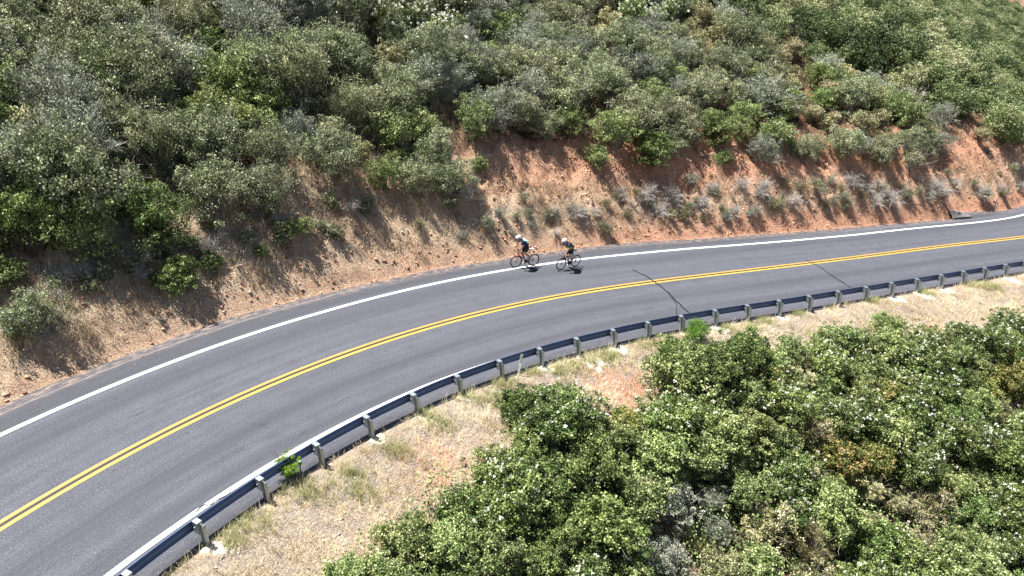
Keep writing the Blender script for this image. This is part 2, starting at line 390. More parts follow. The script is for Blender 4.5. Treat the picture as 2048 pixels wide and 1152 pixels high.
# tar-sealed cracks
def crack(pts, wid, label):
    L = [(0, 0)]; P0 = []
    for a, b_ in pts:
        x_, y_ = (a - 1024) / FPX, -(b_ - 576) / FPX; D = (x_, cp + y_ * sp, -sp + y_ * cp); tt = -CAM_H / (D[2] - GR * D[0]); P0.append((D[0] * tt, D[1] * tt))
    Q = []
    for (a, b_) in zip(P0[:-1], P0[1:]):
        for k_ in np.arange(0, 1, .1): Q.append((a[0] + (b_[0] - a[0]) * k_, a[1] + (b_[1] - a[1]) * k_))
    Q.append(P0[-1]); Q = np.array(Q); Q += .05 * np.stack([fbm(Q[:, 0], Q[:, 1], .3, 2, 61), fbm(Q[:, 0], Q[:, 1], .3, 2, 62)], -1)
    T = np.gradient(Q, axis=0); T /= np.linalg.norm(T, axis=1)[:, None]; Nn = np.stack([-T[:, 1], T[:, 0]], -1)
    wd = wid * (.6 + .6 * (vnoise(Q[:, 0] * 4, Q[:, 1] * 4, 3)))[:, None]
    A, B = Q - Nn * wd / 2, Q + Nn * wd / 2; n = len(Q)
    V = np.concatenate([A, B]); V = np.column_stack([V, roadz(V[:, 0]) + .012]); i = np.arange(n - 1)
    o = mesh_np('road_crack_seal', V, np.stack([i, i + 1, i + 1 + n, i + n], -1), M_tar); tag(o, label, kind='structure')
crack([(1266, 540), (1290, 551), (1312, 566), (1335, 585), (1355, 605), (1380, 627)], .075, 'black tar seal snaking across the road, the longer one')
crack([(1612, 520), (1640, 534), (1662, 550), (1682, 563), (1702, 576)], .07, 'black tar seal across the road farther along')
crack([(1340, 590), (1352, 608), (1354, 632)], .03, 'thin black hairline beside the longer tar seal')
crack([(392, 1025), (410, 1010), (416, 1012), (440, 998), (462, 985)], .035, 'thin black squiggle on the white edge line by the guardrail')

# ------------------------------------------------------------------ guardrail
rail = empty('guardrail', (float(P(0, off_post(0))[0]), float(P(0, off_post(0))[1]), 0))
ro = Vector(rail.location)
tag(rail, 'galvanised steel beam guardrail on posts along the outer edge of the road', 'guardrail')
prof = [(.0, .700), (.022, .702), (.030, .690), (.078, .652), (.083, .630), (.078, .606), (.010, .566), (.0, .545), (.010, .524), (.078, .484), (.083, .460), (.078, .438), (.030, .400), (.022, .388), (.0, .390)]
PS = np.concatenate([-10.3 - 2.25 * np.arange(12, 0, -1), [-10.3, -8.0, -5.72, -3.5, -1.3, .87, 3.02, 5.15, 7.2, 9.27, 11.3, 13.3, 15.3, 17.27, 19.22, 21.15, 23.1, 25.05, 26.95, 28.9, 30.85, 32.75, 34.65, 36.6], 36.6 + 1.9 * np.arange(1, 14)])
n_seg = 0
for a in range(0, len(PS) - 2, 2):                              # each beam spans two bays and laps the next
    s0, s1 = PS[a] - .16, PS[min(a + 2, len(PS) - 1)] + .16
    s = np.linspace(s0, s1, 14); lap = .004 * (a // 2 % 2)
    V = []
    for si in s:
        for (q, z) in prof:
            x_, y_ = P(si, off_post(si) + .285 + q + lap); V.append((float(x_) - ro.x, float(y_) - ro.y, float(roadz(x_)) + z + lap * .4))
    for si in s:
        for (q, z) in prof:
            x_, y_ = P(si, off_post(si) + .281 + q + lap); V.append((float(x_) - ro.x, float(y_) - ro.y, float(roadz(x_)) + z + lap * .4))
    m = len(prof); n = len(s); F = []
    for i in range(n - 1):
        for j in range(m - 1):
            F.append((i * m + j, i * m + j + 1, (i + 1) * m + j + 1, (i + 1) * m + j))
            o_ = n * m; F.append((o_ + i * m + j, o_ + (i + 1) * m + j, o_ + (i + 1) * m + j + 1, o_ + i * m + j + 1))
    ob = MB().add(V, F).build('rail_beam', M_galvrail, rail, smooth=True)
def ibeam(mb, cy, h0, h1, dep, wid, th=.009):
    # flanges parallel to the rail (local x), web across
    mb.box((0, cy - dep / 2, (h0 + h1) / 2), (wid, th, h1 - h0)); mb.box((0, cy + dep / 2, (h0 + h1) / 2), (wid, th, h1 - h0)); mb.box((0, cy, (h0 + h1) / 2 - .002), (th, dep - th, h1 - h0 - .004))
pm = MB(); ibeam(pm, 0, -.35, .69, .15, .10); post0 = pm.build('post', M_galv)
bm_ = MB(); bm_.box((0, .178, .545), (.15, .196, .36)); block0 = bm_.build('spacer_block', M_galv, post0)
for q_ in ([(.03, -.12, .60), (.03, -.076, .60)], [(.03, .27, .555), (.03, .30, .555)], [(-.075, .2, .555), (-.11, .2, .555)]): bo = MB(); bo.tube(q_, .014, 6); bo.build('bolt', M_bolt, post0)
posts_xy = []
for i, s in enumerate(PS):
    o = post0 if i == 0 else copy_tree(post0)
    x_, y_ = P(s, off_post(s)); x_, y_ = float(x_), float(y_); h_ = float(cpos(s)[2]); posts_xy.append((x_, y_, h_, s))
    o.parent = rail; o.location = (x_ - ro.x, y_ - ro.y, float(roadz(x_))); o.rotation_euler = (R(random.uniform(-1, 1)), R(random.uniform(-1, 1)), h_ + R(random.uniform(-2, 2)))
# pale concrete spilled round the post feet, running down the slope
sizes = {9: (.55, .5), 10: (.5, .45), 11: (.6, .5), 12: (.5, .9), 13: (.4, .45), 14: (.6, .5), 15: (.35, .4), 16: (.4, .5), 17: (.45, .5), 18: (.45, .45), 19: (.45, .5), 20: (.42, .5),
         21: (.7, 1.75), 22: (.5, .8), 23: (.45, .6)}
fan = {21: 1.5}
def pad(x0, y0, h, a, b_, label, n=44, m=11, seed=0):
    V = []; out = np.array([math.sin(h), -math.cos(h)]); al = np.array([math.cos(h), math.sin(h)]); dr = (out + al * .55); dr /= np.linalg.norm(dr); pr = np.array([-dr[1], dr[0]])
    V.append((x0, y0))
    for j in range(1, m + 1):
        for i in range(n):
            th = 2 * math.pi * i / n; rr = j / m * (1 + .5 * fbm(np.array([math.cos(th) * 1.3 + seed * 3.1]), np.array([math.sin(th) * 1.3]), 1.1, 4, 71)[0])
            q = np.array([x0, y0]) + pr * math.cos(th) * a * rr * .75 + dr * (math.sin(th) * b_ * rr + (b_ * .65))
            V.append(tuple(q))
    V = np.array(V); z, s_, u_, v_ = ground_sd(V[:, 0], V[:, 1])
    z = np.where(v_ > 0, z, roadz(V[:, 0]) - .03)
    rad = np.concatenate([[0], np.repeat(np.arange(1, m + 1) / m, n)])
    z = z + .035 * (1 - rad ** 2) + .045 * fbm(V[:, 0], V[:, 1], .16, 2, 75) - .05 * (rad > .99)
    V = np.column_stack([V, z]); F = []
    for j in range(1, m):
        for i in range(n):
            k_ = (i + 1) % n; F.append((1 + (j - 1) * n + i, 1 + j * n + i, 1 + j * n + k_, 1 + (j - 1) * n + k_))
    F = np.array(F); mb = MB().add(V, [tuple(f) for f in F] + [(0, 1 + i, 1 + (i + 1) % n) for i in range(n)])
    o = mb.build('concrete_patch', M_conc, smooth=True); return tag(o, label, 'concrete patch', 'concrete patches round the guardrail post feet')
vis = [(i, q) for i, q in enumerate(posts_xy) if -60 < proj(q[0], q[1], roadz(q[0]))[0] < 2110 and proj(q[0], q[1], roadz(q[0]))[1] < 1200]
first = vis[0][0]
for i, (x_, y_, h_, s) in vis:
    k_ = i - first; px_ = proj(x_, y_, roadz(x_))[0]
    big = 1120 < px_ < 1190
    if not big and random.random() < .3: continue
    a, b_ = (.62, .85) if big else (random.uniform(.3, .48), random.uniform(.3, .46))
    if px_ > 1690: a *= 1.15; b_ *= 1.4
    lab = 'wide white concrete spill running downhill from a guardrail post, the largest' if big else 'small white concrete patch round a guardrail post foot'
    o = pad(x_, y_, h_, a, b_, lab, seed=i)
    if big: del o['group']

# ------------------------------------------------------------------ plants: meshes
def quads(cen, nrm, size, asp, roll):
    """diamond leaves: cen (n,3), nrm (n,3), size (n)"""
    n = len(cen); nrm = nrm / (np.linalg.norm(nrm, axis=1)[:, None] + 1e-9)
    ref = np.tile([0, 0, 1.], (n, 1)); ref[np.abs(nrm[:, 2]) > .9] = [1, 0, 0]
    a = np.cross(nrm, ref); a /= np.linalg.norm(a, axis=1)[:, None]; b_ = np.cross(nrm, a)
    c_, s_ = np.cos(roll)[:, None], np.sin(roll)[:, None]; a, b_ = a * c_ + b_ * s_, -a * s_ + b_ * c_
    L = size[:, None] * .5; W = L * asp
    fold = nrm * L * .18
    V = np.stack([cen - a * L, cen + b_ * W + fold, cen + a * L, cen - b_ * W + fold], 1)
    return V.reshape(-1, 3), np.arange(4 * n).reshape(n, 4)
def unit(v): return v / (np.linalg.norm(v, axis=-1, keepdims=True) + 1e-9)
def twigs_mesh(segs, r0, r1, g):
    """segs (n,k,3) polylines -> three-sided tapered twigs"""
    n, k_, _ = segs.shape; T = unit(np.gradient(segs, axis=1)); ref = np.array([.31, .17, .93]); A = unit(np.cross(T, ref)); B = np.cross(T, A)
    rad = (r0[:, None] * (1 - np.linspace(0, 1, k_)) + r1[:, None] * np.linspace(0, 1, k_))[..., None]
    V = np.stack([segs + rad * (A * math.cos(q) + B * math.sin(q)) for q in (0, 2.094, 4.189)], 2)   # n,k,3,3
    idx = np.arange(n * k_ * 3).reshape(n, k_, 3); F = []
    for j in range(3):
        jj = (j + 1) % 3; F.append(np.stack([idx[:, :-1, j], idx[:, :-1, jj], idx[:, 1:, jj], idx[:, 1:, j]], -1).reshape(-1, 4))
    return V.reshape(-1, 3), np.concatenate(F)
def make_shrub(name, seed, Rr, H, nl, per, leaf, rc, mats, label, cat, group=None, asp=.6, twig=60, bare=0, blossoms=0, up=.5, base=.06, tall=1.0, flat=.8, tonebias=0, bl_size=.05, lobes=5):
    g = np.random.default_rng(seed); root = empty(name, (0, 0, -300)); tag(root, label, cat, group)
    # uneven outline: a few big lobes, clumps spread over them
    la = g.uniform(0, 2 * math.pi, lobes); lr = g.uniform(.15, .52, lobes) * Rr; lobe = np.stack([np.cos(la) * lr, np.sin(la) * lr, g.uniform(.22, .60, lobes) * H], 1)
    lrad = g.uniform(.42, .66, lobes) * Rr
    stray = g.uniform(0, 1, nl) < .2
    li = g.integers(0, lobes, nl); d = unit(g.normal(size=(nl, 3))); d[:, 2] = np.where((d[:, 2] < -.2) & (g.uniform(0, 1, nl) < .5), -d[:, 2], d[:, 2])
    rr = (g.uniform(.25, 1.0, nl) ** .38)[:, None] * lrad[li][:, None] * (1 + .22 * g.normal(size=(nl, 1)).clip(-1, 1.4)) * np.where(stray, g.uniform(1.15, 1.55, nl), 1)[:, None]
    cc = lobe[li] + d * rr * np.array([1, 1, flat * H / Rr / 1.35 * tall]); cc[:, 2] = np.maximum(cc[:, 2], base * H * g.uniform(.6, 1.3, nl))
    cd_ = unit(cc - np.array([0, 0, .25 * H])); ct = g.uniform(0, 1, nl)
    n = nl * per; ci = np.repeat(np.arange(nl), per); dd = unit(g.normal(size=(n, 3)) + .55 * cd_[ci] + np.array([0, 0, .35]))
    rcs = (rc * g.uniform(.6, 1.35, nl) * np.where(stray, .7, 1))[ci]
    cen = cc[ci] + dd * (rcs * g.uniform(.15, 1, n) ** .6)[:, None] * np.array([1.1, 1.1, .75])
    cen[:, 2] = np.maximum(cen[:, 2], .03)
    nrm = unit(g.normal(size=(n, 3)) * .85 + dd * .5 + np.array([0, 0, up * .8]))
    V, F = quads(cen, nrm, leaf * g.uniform(.6, 1.35, n), asp, g.uniform(0, 6.28, n))
    tone = np.clip(.38 * ct[ci] + .70 * g.uniform(0, 1, n) - .04 + tonebias, 0, 1)
    mesh_np('foliage', V, F, mats[0], root, {'tone': ('FACE', tone)})
    # stems
    k_ = 5; sel = g.permutation(np.resize(np.arange(nl), max(twig, 1))); st = g.normal(size=(twig, 3)) * .06 * Rr; st[:, 2] = -.05
    en = cc[sel] + g.normal(size=(twig, 3)) * .05; ts = np.linspace(0, 1, k_)[None, :, None]
    midp = (st + en) / 2 * np.array([.75, .75, 1.1]) + g.normal(size=(twig, 3)) * .1 * Rr
    seg = (1 - ts) ** 2 * st[:, None] + 2 * ts * (1 - ts) * midp[:, None] + ts ** 2 * en[:, None] + g.normal(size=(twig, k_, 3)) * .012 * Rr
    r0 = np.full(twig, .013 * Rr) * g.uniform(.5, 1.3, twig); r1 = np.full(twig, .004)
    segs = [seg]; R0 = [r0]; R1 = [r1]
    if bare:
        sel = g.choice(np.where(~stray)[0], bare); s0 = cc[sel] - cd_[sel] * .15; e0 = cc[sel] + (cd_[sel] + g.normal(size=(bare, 3)) * .45) * g.uniform(.15, .42, (bare, 1)) * (.6 + .3 * Rr)
        seg = s0[:, None] * (1 - ts) + e0[:, None] * ts + g.normal(size=(bare, k_, 3)) * .025
        segs.append(seg); R0.append(np.full(bare, .0075)); R1.append(np.full(bare, .0035))
    V, F = twigs_mesh(np.concatenate(segs), np.concatenate(R0), np.concatenate(R1), g)
    mesh_np('stems', V, F, mats[1], root)
    if blossoms:
        top = np.argsort(-(cc[:, 2] + g.normal(size=nl) * .25 * H))[:max(blossoms, 1) * 2]; sel = g.choice(top, min(blossoms, len(top)), replace=False)
        nb = 11; ci = np.repeat(sel, nb); base_c = cc[ci] + cd_[ci] * rc * 1.0 + np.array([0, 0, .35 * rc]) + np.repeat(g.normal(size=(len(sel), 3)) * rc * .4, nb, axis=0)
        cen = base_c + g.normal(size=(len(ci), 3)) * bl_size * .42; nr = unit(g.normal(size=(len(ci), 3)) + np.array([0, 0, 1.2]))
        V, F = quads(cen, nr, bl_size * g.uniform(.6, 1.2, len(ci)), .8, g.uniform(0, 6, len(ci)))
        mesh_np('blossoms', V, F, mats[2], root, {'tone': ('FACE', g.uniform(0, 1, len(ci)))})
    root['_r'] = Rr; root['_h'] = H
    return root

L_olive = leafmat('olive_leaves', [(0, (.018, .027, .011)), (.25, (.072, .098, .040)), (.48, (.205, .245, .110)), (.72, (.47, .50, .285)), (1, (.80, .80, .56))], .24)  # green leaf ramps: pale ends paint in glints, dark ends shaded gaps
L_grey = leafmat('grey_green_leaves', [(0, (.028, .036, .022)), (.25, (.095, .118, .074)), (.5, (.235, .268, .18)), (.75, (.50, .53, .40)), (1, (.70, .68, .54))], .2)
L_green = leafmat('fresh_green_leaves', [(0, (.016, .032, .008)), (.28, (.080, .122, .032)), (.52, (.215, .285, .085)), (.76, (.47, .53, .22)), (1, (.80, .79, .46))], .26)
L_deep = leafmat('deep_green_leaves', [(0, (.012, .024, .007)), (.32, (.060, .098, .024)), (.6, (.155, .220, .058)), (.84, (.38, .46, .16)), (1, (.60, .63, .34))], .25)
L_rust = leafmat('rust_tipped_leaves', [(0, (.025, .045, .01)), (.33, (.11, .15, .03)), (.6, (.25, .29, .075)), (.82, (.55, .45, .18)), (1, (.62, .30, .19))], .28)
L_sage = leafmat('sage_leaves', [(0, (.06, .07, .045)), (.35, (.19, .22, .155)), (.65, (.38, .40, .31)), (1, (.68, .66, .56))], .2)
L_cream = leafmat('cream_seed_heads', [(0, (.03, .045, .012)), (.33, (.12, .15, .045)), (.52, (.36, .34, .15)), (.75, (.66, .58, .35)), (1, (.86, .79, .58))], .25)
L_broom = leafmat('broom_green', [(0, (.045, .10, .012)), (.4, (.12, .26, .022)), (.75, (.24, .42, .045)), (1, (.42, .55, .10))], .35)
L_oliveb = leafmat('brown_olive_leaves', [(0, (.045, .045, .016)), (.4, (.15, .145, .05)), (.75, (.33, .31, .13)), (1, (.58, .52, .28))], .2)
L_pale = leafmat('dry_pale_leaves', [(0, (.15, .125, .10)), (.4, (.36, .32, .27)), (.75, (.60, .56, .50)), (1, (.80, .77, .70))], .15)
L_white = leafmat('white_blossom', [(0, (.70, .68, .54)), (.5, (.84, .83, .74)), (1, (.90, .90, .86))], .3, hv=.02)

G_H = 'chaparral shrubs on the hillside above the cut'
protos_hill = {
    'olive': [make_shrub('chaparral_shrub', 100 + i, 1.45, 2.2, 210, 62, .072, .30, (L_olive, M_bark), 'dull olive chaparral shrub with fine leaves in the thicket above the bank', 'shrub', 'olive ' + G_H, twig=90, bare=240, flat=.95, lobes=7) for i in range(4)],
    'grey': [make_shrub('chaparral_shrub', 120 + i, 1.5, 2.2, 190, 54, .068, .30, (L_grey, M_deadtwig), 'grey-green twiggy chaparral shrub with bleached branch tips in the hillside thicket', 'shrub', 'grey-green ' + G_H, twig=110, bare=320, lobes=7) for i in range(3)],
    'green': [make_shrub('chaparral_shrub', 140 + i, 1.3, 1.9, 180, 50, .08, .28, (L_green, M_bark), 'fresh green leafy chaparral shrub in the hillside thicket above the bank', 'shrub', 'fresh green ' + G_H, twig=70, bare=40) for i in range(3)],
    'deep': [make_shrub('chaparral_shrub', 160 + i, 1.4, 2.1, 190, 50, .08, .28, (L_deep, M_darkbark), 'deep green dense chaparral shrub in the hillside thicket above the bank', 'shrub', 'deep green ' + G_H, twig=70, bare=60) for i in range(2)],
    'cream': [make_shrub('seeding_shrub', 180 + i, 1.0, 1.5, 120, 40, .075, .2, (L_cream, M_bark), 'yellow-cream seeding shrub standing out pale in the hillside thicket', 'shrub', 'cream-headed ' + G_H, twig=60, bare=30, up=.9) for i in range(2)],
    'flower': [make_shrub('flowering_shrub', 190, 1.4, 1.9, 170, 42, .078, .24, (L_deep, M_bark, L_white), 'dark green shrub dotted with white blossom high on the hillside', 'shrub', 'white-flowering ' + G_H, twig=60, blossoms=55, bl_size=.09)],
}
G_V = 'shrubs on the slope below the guardrail'
protos_val = {
    'green': [make_shrub('leafy_shrub', 200 + i, 1.25, 1.9, 280, 54, .069, .20, (L_green, M_bark), 'fresh green shrub with small round leaves on the slope below the guardrail', 'shrub', 'fresh green ' + G_V, asp=.8, twig=80, bare=60, up=.6) for i in range(3)],
    'deep': [make_shrub('leafy_shrub', 220 + i, 1.3, 1.9, 280, 54, .067, .20, (L_deep, M_bark), 'deep green dense shrub on the slope below the guardrail', 'shrub', 'deep green ' + G_V, asp=.75, twig=80, bare=40) for i in range(2)],
    'flower': [make_shrub('flowering_shrub', 240 + i, 1.25, 1.9, 280, 54, .067, .20, (L_deep, M_bark, L_white), 'green shrub starred with white blossom on the slope below the guardrail', 'shrub', 'white-flowering ' + G_V, asp=.75, twig=80, bare=25, blossoms=[48, 26, 62][i], bl_size=.060) for i in range(3)],
    'rust': [make_shrub('leafy_shrub', 260, 1.2, 1.8, 270, 44, .076, .19, (L_rust, M_bark), 'green shrub with rust-red and yellow leaf tips below the guardrail', 'shrub', 'rust-tipped ' + G_V, asp=.8, twig=70, bare=15)],
    'cream': [make_shrub('seeding_shrub', 270 + i, .95, 1.5, 150, 44, .075, .16, (L_cream, M_bark), 'pale cream seeding shrub among the green ones below the guardrail', 'shrub', 'cream-headed ' + G_V, asp=.35, twig=80, bare=80, up=.9) for i in range(1)],
    'broom': [make_shrub('broom_shrub', 275, .95, 1.7, 150, 44, .11, .2, (L_oliveb, M_bark), 'feathery olive broom shrub with long thin stems below the guardrail', 'shrub', 'feathery ' + G_V, asp=.14, twig=160, bare=160, up=.2)],
    'sage': [make_shrub('sage_shrub', 280, 1.05, 1.5, 190, 46, .055, .15, (L_sage, M_deadtwig), 'silvery grey sage shrub on the slope below the guardrail', 'shrub', 'silvery ' + G_V, asp=.45, twig=100, bare=50)],
}
used = set()
def place(pr, x, y, z, sc_, rz=None, label=None, group=None, sq=1.0):
    if pr.name in used: o = copy_tree(pr)
    else: o = pr; used.add(pr.name)
    o.location = (x, y, z); o.rotation_euler = (random.uniform(-.08, .08), random.uniform(-.08, .08), random.uniform(0, 6.28) if rz is None else rz)
    o.scale = (sc_ * random.uniform(.92, 1.08), sc_ * random.uniform(.92, 1.08), sc_ * sq * random.uniform(.9, 1.12))
    if label: o['label'] = label; 
    if label and not group and 'group' in o: del o['group']
    if group: o['group'] = group
    return o

# hillside thicket -------------------------------------------------------------
foot = np.array([(-200, 640), (0, 620), (60, 585), (130, 545), (230, 525), (330, 490), (430, 466), (540, 416), (640, 371), (730, 346), (800, 399), (900, 389), (960, 334), (1030, 279), (1120, 304), (1210, 354), (1330, 314), (1420, 331),
                 (1500, 331), (1560, 354), (1640, 331), (1700, 317), (1760, 327), (1830, 317), (1900, 299), (1960, 305), (2048, 294), (2300, 279)])
cand = []
xs_ = rng.uniform(-50, 330, 130000); ys_ = rng.uniform(22, 270, 130000); Zc, Sc, Uc, Vc = ground_sd(xs_, ys_)
ok = Uc > 1.5
fx, fy, fd = proj(xs_, ys_, Zc + .25); tx, ty, td = proj(xs_, ys_, Zc + 2.6)
ok &= (fx > -130) & (fx < 2180) & (ty < 700) & (fy > -70) & (fy < np.interp(fx, foot[:, 0], foot[:, 1]))
cand = np.stack([xs_, ys_, Zc, fx, fy, fd, Uc], 1)[ok]
chosen = []
grid = {}
def far_enough(x, y, r):
    cx_, cy_ = int(x // 2), int(y // 2)
    for a in range(cx_ - 2, cx_ + 3):
        for b_ in range(cy_ - 2, cy_ + 3):
            for (p_, q_) in grid.get((a, b_), ()):
                if (p_ - x) ** 2 + (q_ - y) ** 2 < r * r: return False
    grid.setdefault((cx_, cy_), []).append((x, y)); return True
for c_ in cand:
    if far_enough(c_[0], c_[1], 1.30 if c_[5] < 55 else random.choice((1.5, 1.9, 2.3))): chosen.append(c_)
chosen.sort(key=lambda c_: c_[5])
print('hill shrubs', len(chosen))
near_h, far_h = chosen[:285], chosen[285:]
cream_spots = [(90, 290), (370, 30), (440, 45), (1180, 40), (780, 100), (1560, 100), (1430, 90), (1700, 110), (1830, 150), (1600, 220), (1760, 250), (1400, 30), (1950, 230)]
flower_spots = [(800, 15), (840, 70), (1290, 20), (1970, 160)]
def kind_at(px, py):
    for a, b_ in flower_spots:
        if abs(px - a) < 50 and abs(py - b_ - 20) < 40: return 'flower'
    for a, b_ in cream_spots:
        if abs(px - a) < 38 and abs(py - b_ - 25) < 32: return 'cream'
    q = random.random(); r_ = np.clip((px - 900) / 900, 0, 1)
    if abs(px - 470) < 70 and abs(py - 240) < 80: return 'green'
    if abs(px - 880) < 90 and 240 < py < 390: return 'green' if q < .5 else 'olive'
    w_ = [.56 - .10 * r_, .20 - .06 * r_, .05 + .15 * r_, .16 - .04 * r_, .03 + .05 * r_]
    return random.choices(['olive', 'grey', 'green', 'deep', 'cream'], w_)[0]
for x_, y_, z_, px_, py_, dd_, uu_ in near_h:
    k_ = kind_at(px_, py_); pr = random.choice(protos_hill[k_])
    s_ = random.uniform(.85, 1.32)
    if py_ > np.interp(px_, foot[:, 0], foot[:, 1]) - 45: s_ *= .85
    place(pr, x_, y_, z_ - .08, s_ * (1.0 + .10 * float(np.clip((900 - px_) / 600, 0, 1))), sq=1.0 + .28 * float(np.clip((1100 - px_) / 700, 0, 1)))
# the far-off scrub that reads as one mass: one object
if far_h:
    Vs, Fs, Ts, off = [], [], [], 0
    src = protos_hill['olive'][0].children[0].data
    base_sets = []
    for k_ in ('olive', 'green', 'olive', 'grey'):
        me = [c_ for c_ in protos_hill[k_][1].children if c_.name.startswith('foliage')][0].data
        co = np.empty(len(me.vertices) * 3, np.float32); me.vertices.foreach_get('co', co); co = co.reshape(-1, 4, 3)
        tn = np.empty(len(me.polygons), np.float32); me.attributes['tone'].data.foreach_get('value', tn)
        sel_ = rng.choice(len(co), len(co) // 2, replace=False); q = co[sel_]; cq = q.mean(1, keepdims=True); base_sets.append(((q - cq) * 1.5 + cq, tn[sel_]))
    for x_, y_, z_, *_r in far_h:
        q, tn = random.choice(base_sets); a = random.uniform(0, 6.28); s_ = random.uniform(.75, 1.5)
        Mx = np.array([[math.cos(a), -math.sin(a), 0], [math.sin(a), math.cos(a), 0], [0, 0, 1]]).T * s_
        Vs.append((q @ Mx + np.array([x_, y_, z_ - .1])).reshape(-1, 3)); Ts.append(np.clip(tn * .8 + random.choice((-.22, -.1, .05, .12, .3)) + random.uniform(-.06, .06), 0, 1))
    V = np.concatenate(Vs); F = np.arange(len(V)).reshape(-1, 4)
    L_far = leafmat('far_scrub_leaves', [(0, (.020, .034, .010)), (.3, (.080, .125, .036)), (.52, (.205, .265, .095)), (.7, (.39, .43, .20)), (.85, (.50, .46, .27)), (1, (.74, .68, .48))], .22)
    tag(mesh_np('distant_scrub', V, F, L_far, None, {'tone': ('FACE', np.concatenate(Ts))}), 'far-off green and straw chaparral covering the top of the hillside', kind='stuff')

# valley-side thicket ----------------------------------------------------------
bnd = np.array([(560, 1200), (610, 1150), (650, 1095), (700, 1060), (800, 1010), (835, 940), (880, 905), (940, 905), (990, 870), (1020, 800), (1050, 760), (1085, 738), (1130, 770), (1180, 800), (1240, 800), (1290, 775), (1300, 720), (1360, 678), (1420, 660),
                (1500, 660), (1600, 650), (1690, 640), (1720, 612), (1790, 612), (1850, 632), (1960, 650), (2010, 640), (2048, 590), (2300, 560)])
xs_ = rng.uniform(-9, 48, 30000); ys_ = rng.uniform(3, 38, 30000); Zc, Sc, Uc, Vc = ground_sd(xs_, ys_)
ok = (Vc > 1.1) & (np.hypot(xs_, ys_) > 6)
cand = np.stack([xs_, ys_, Zc, Vc], 1)[ok]; grid.clear(); nv = 0
cream_v = [(1450, 1110), (1530, 1000), (1730, 960), (1760, 1010), (1640, 880), (1840, 1020), (1590, 1130)]
sage_v = [(1380, 1010), (1420, 1060), (1350, 1130)]; broom_v = [(1450, 950), (2020, 810), (1650, 1110), (1560, 1100)]
rust_v = [(1530, 740), (2020, 740), (1720, 880)]
def near_any(px, py, L, dx, dy): return any(abs(px - a) < dx and abs(py - b_) < dy for a, b_ in L)
for x_, y_, z_, v_ in cand:
    s_ = random.uniform(.70, 1.22); hh_ = 1.9 * s_; rr_ = 1.15 * s_
    px_, py_, dd_ = proj(x_, y_, z_ + hh_ * .95)
    if dd_ < 3: continue
    rp_ = rr_ / dd_ * FPX
    if px_ + rp_ < -60 or px_ - rp_ > 2130 or py_ > 1300: continue
    if any(py_ < np.interp(px_ + q * rp_ * .8, bnd[:, 0], bnd[:, 1]) + abs(q) * -24 for q in (-1, -.5, 0, .5, 1)): continue
    if not far_enough(x_, y_, 1.02 * (.55 + .45 * s_)): continue
    pc = py_ + rp_ * .5
    if near_any(px_, pc, sage_v, 70, 60): k_ = 'sage'
    elif near_any(px_, pc, broom_v, 45, 38): k_ = 'broom'
    elif near_any(px_, pc, cream_v, 50, 38): k_ = 'cream'
    elif near_any(px_, pc, rust_v, 45, 32): k_ = 'rust'
    else:
        q = random.random(); fl_ = (.40 if px_ > 1700 else .22) if px_ > 1150 else (.5 if py_ < 1000 else .30)
        k_ = 'flower' if q < fl_ else random.choices(['green', 'deep', 'rust', 'cream'], [.64, .30, .03, .03])[0]
    place(random.choice(protos_val[k_]), x_, y_, z_ - .05, s_); nv += 1
print('valley shrubs', nv)

def cover(name, n, cond, x0, x1, y0, y1, hgt, leaf, mat, label):
    xs_ = rng.uniform(x0, x1, n); ys_ = rng.uniform(y0, y1, n); Zc, Sc, Uc, Vc = ground_sd(xs_, ys_); px, py, dd = proj(xs_, ys_, Zc)
    ok = (px > -80) & (px < 2130) & (py > -60) & (py < 1260) & (dd > 3) & cond(Uc, Vc, px, py); xs_, ys_, Zc, dd = xs_[ok], ys_[ok], Zc[ok], dd[ok]; n = len(xs_)
    hh = hgt * vnoise(xs_ / .9, ys_ / .9, 131) ** .9; cen = np.stack([xs_, ys_, Zc + hh * rng.uniform(.1, 1, n) ** .5 + .02], -1)
    V, F = quads(cen, unit(rng.normal(size=(n, 3)) * .8 + np.array([0, -.2, .6])), leaf * rng.uniform(.6, 1.4, n), .6, rng.uniform(0, 6, n))
    tag(mesh_np(name, V, F, mat, None, {'tone': ('FACE', np.clip(rng.uniform(0, 1, n) * .7 + .35 * vnoise(xs_ / .5, ys_ / .5, 133), 0, 1))}), label, kind='stuff'); print(name, n)
cover('undergrowth', 260000, lambda U, V, px, py: (U > 2) & (py < np.interp(px, foot[:, 0], foot[:, 1]) - 12), -50, 110, 24, 110, .55, .09, L_olive, 'low olive scrub filling the gaps between the hillside shrubs')
cover('undergrowth', 330000, lambda U, V, px, py: (V > 1.5) & (py > np.interp(px, bnd[:, 0], bnd[:, 1]) + 50), -10, 48, 4, 38, 1.35, .085, L_green, 'low green growth filling the gaps between the shrubs below the guardrail')
# single shrubs on the bank ----------------------------------------------------
def single(px, py, kind, sc_, label, name=None, sq=1.0, pool=None, group=None):
    x_, y_, z_ = hit(px, py); pr = random.choice((pool or protos_hill)[kind]); o = place(pr, x_, y_, z_ - .05, sc_, label=label, group=group, sq=sq)
    return o
single(365, 590, 'deep', .92, 'large dark green leafy bush alone on the dry bank, the one partly in shade', pool=protos_val, sq=.95)
single(430, 545, 'deep', .55, 'low green bush leaning against the large dark leafy bush on the dry bank', pool=protos_val)
single(600, 468, 'green', .62, 'bright leafy green bush on the tan grassy bank, above the smaller one', pool=protos_val, sq=.8)
single(560, 470, 'green', .42, 'leafy green bush joined to the left side of the bright bush on the grassy bank', pool=protos_val, sq=.8)
single(525, 512, 'green', .36, 'small yellowish-green bush below the bright bush on the grassy bank', pool=protos_val)
single(85, 668, 'olive', .80, 'round olive bush standing alone at the foot of the bank, nearest the left edge', sq=1.05)
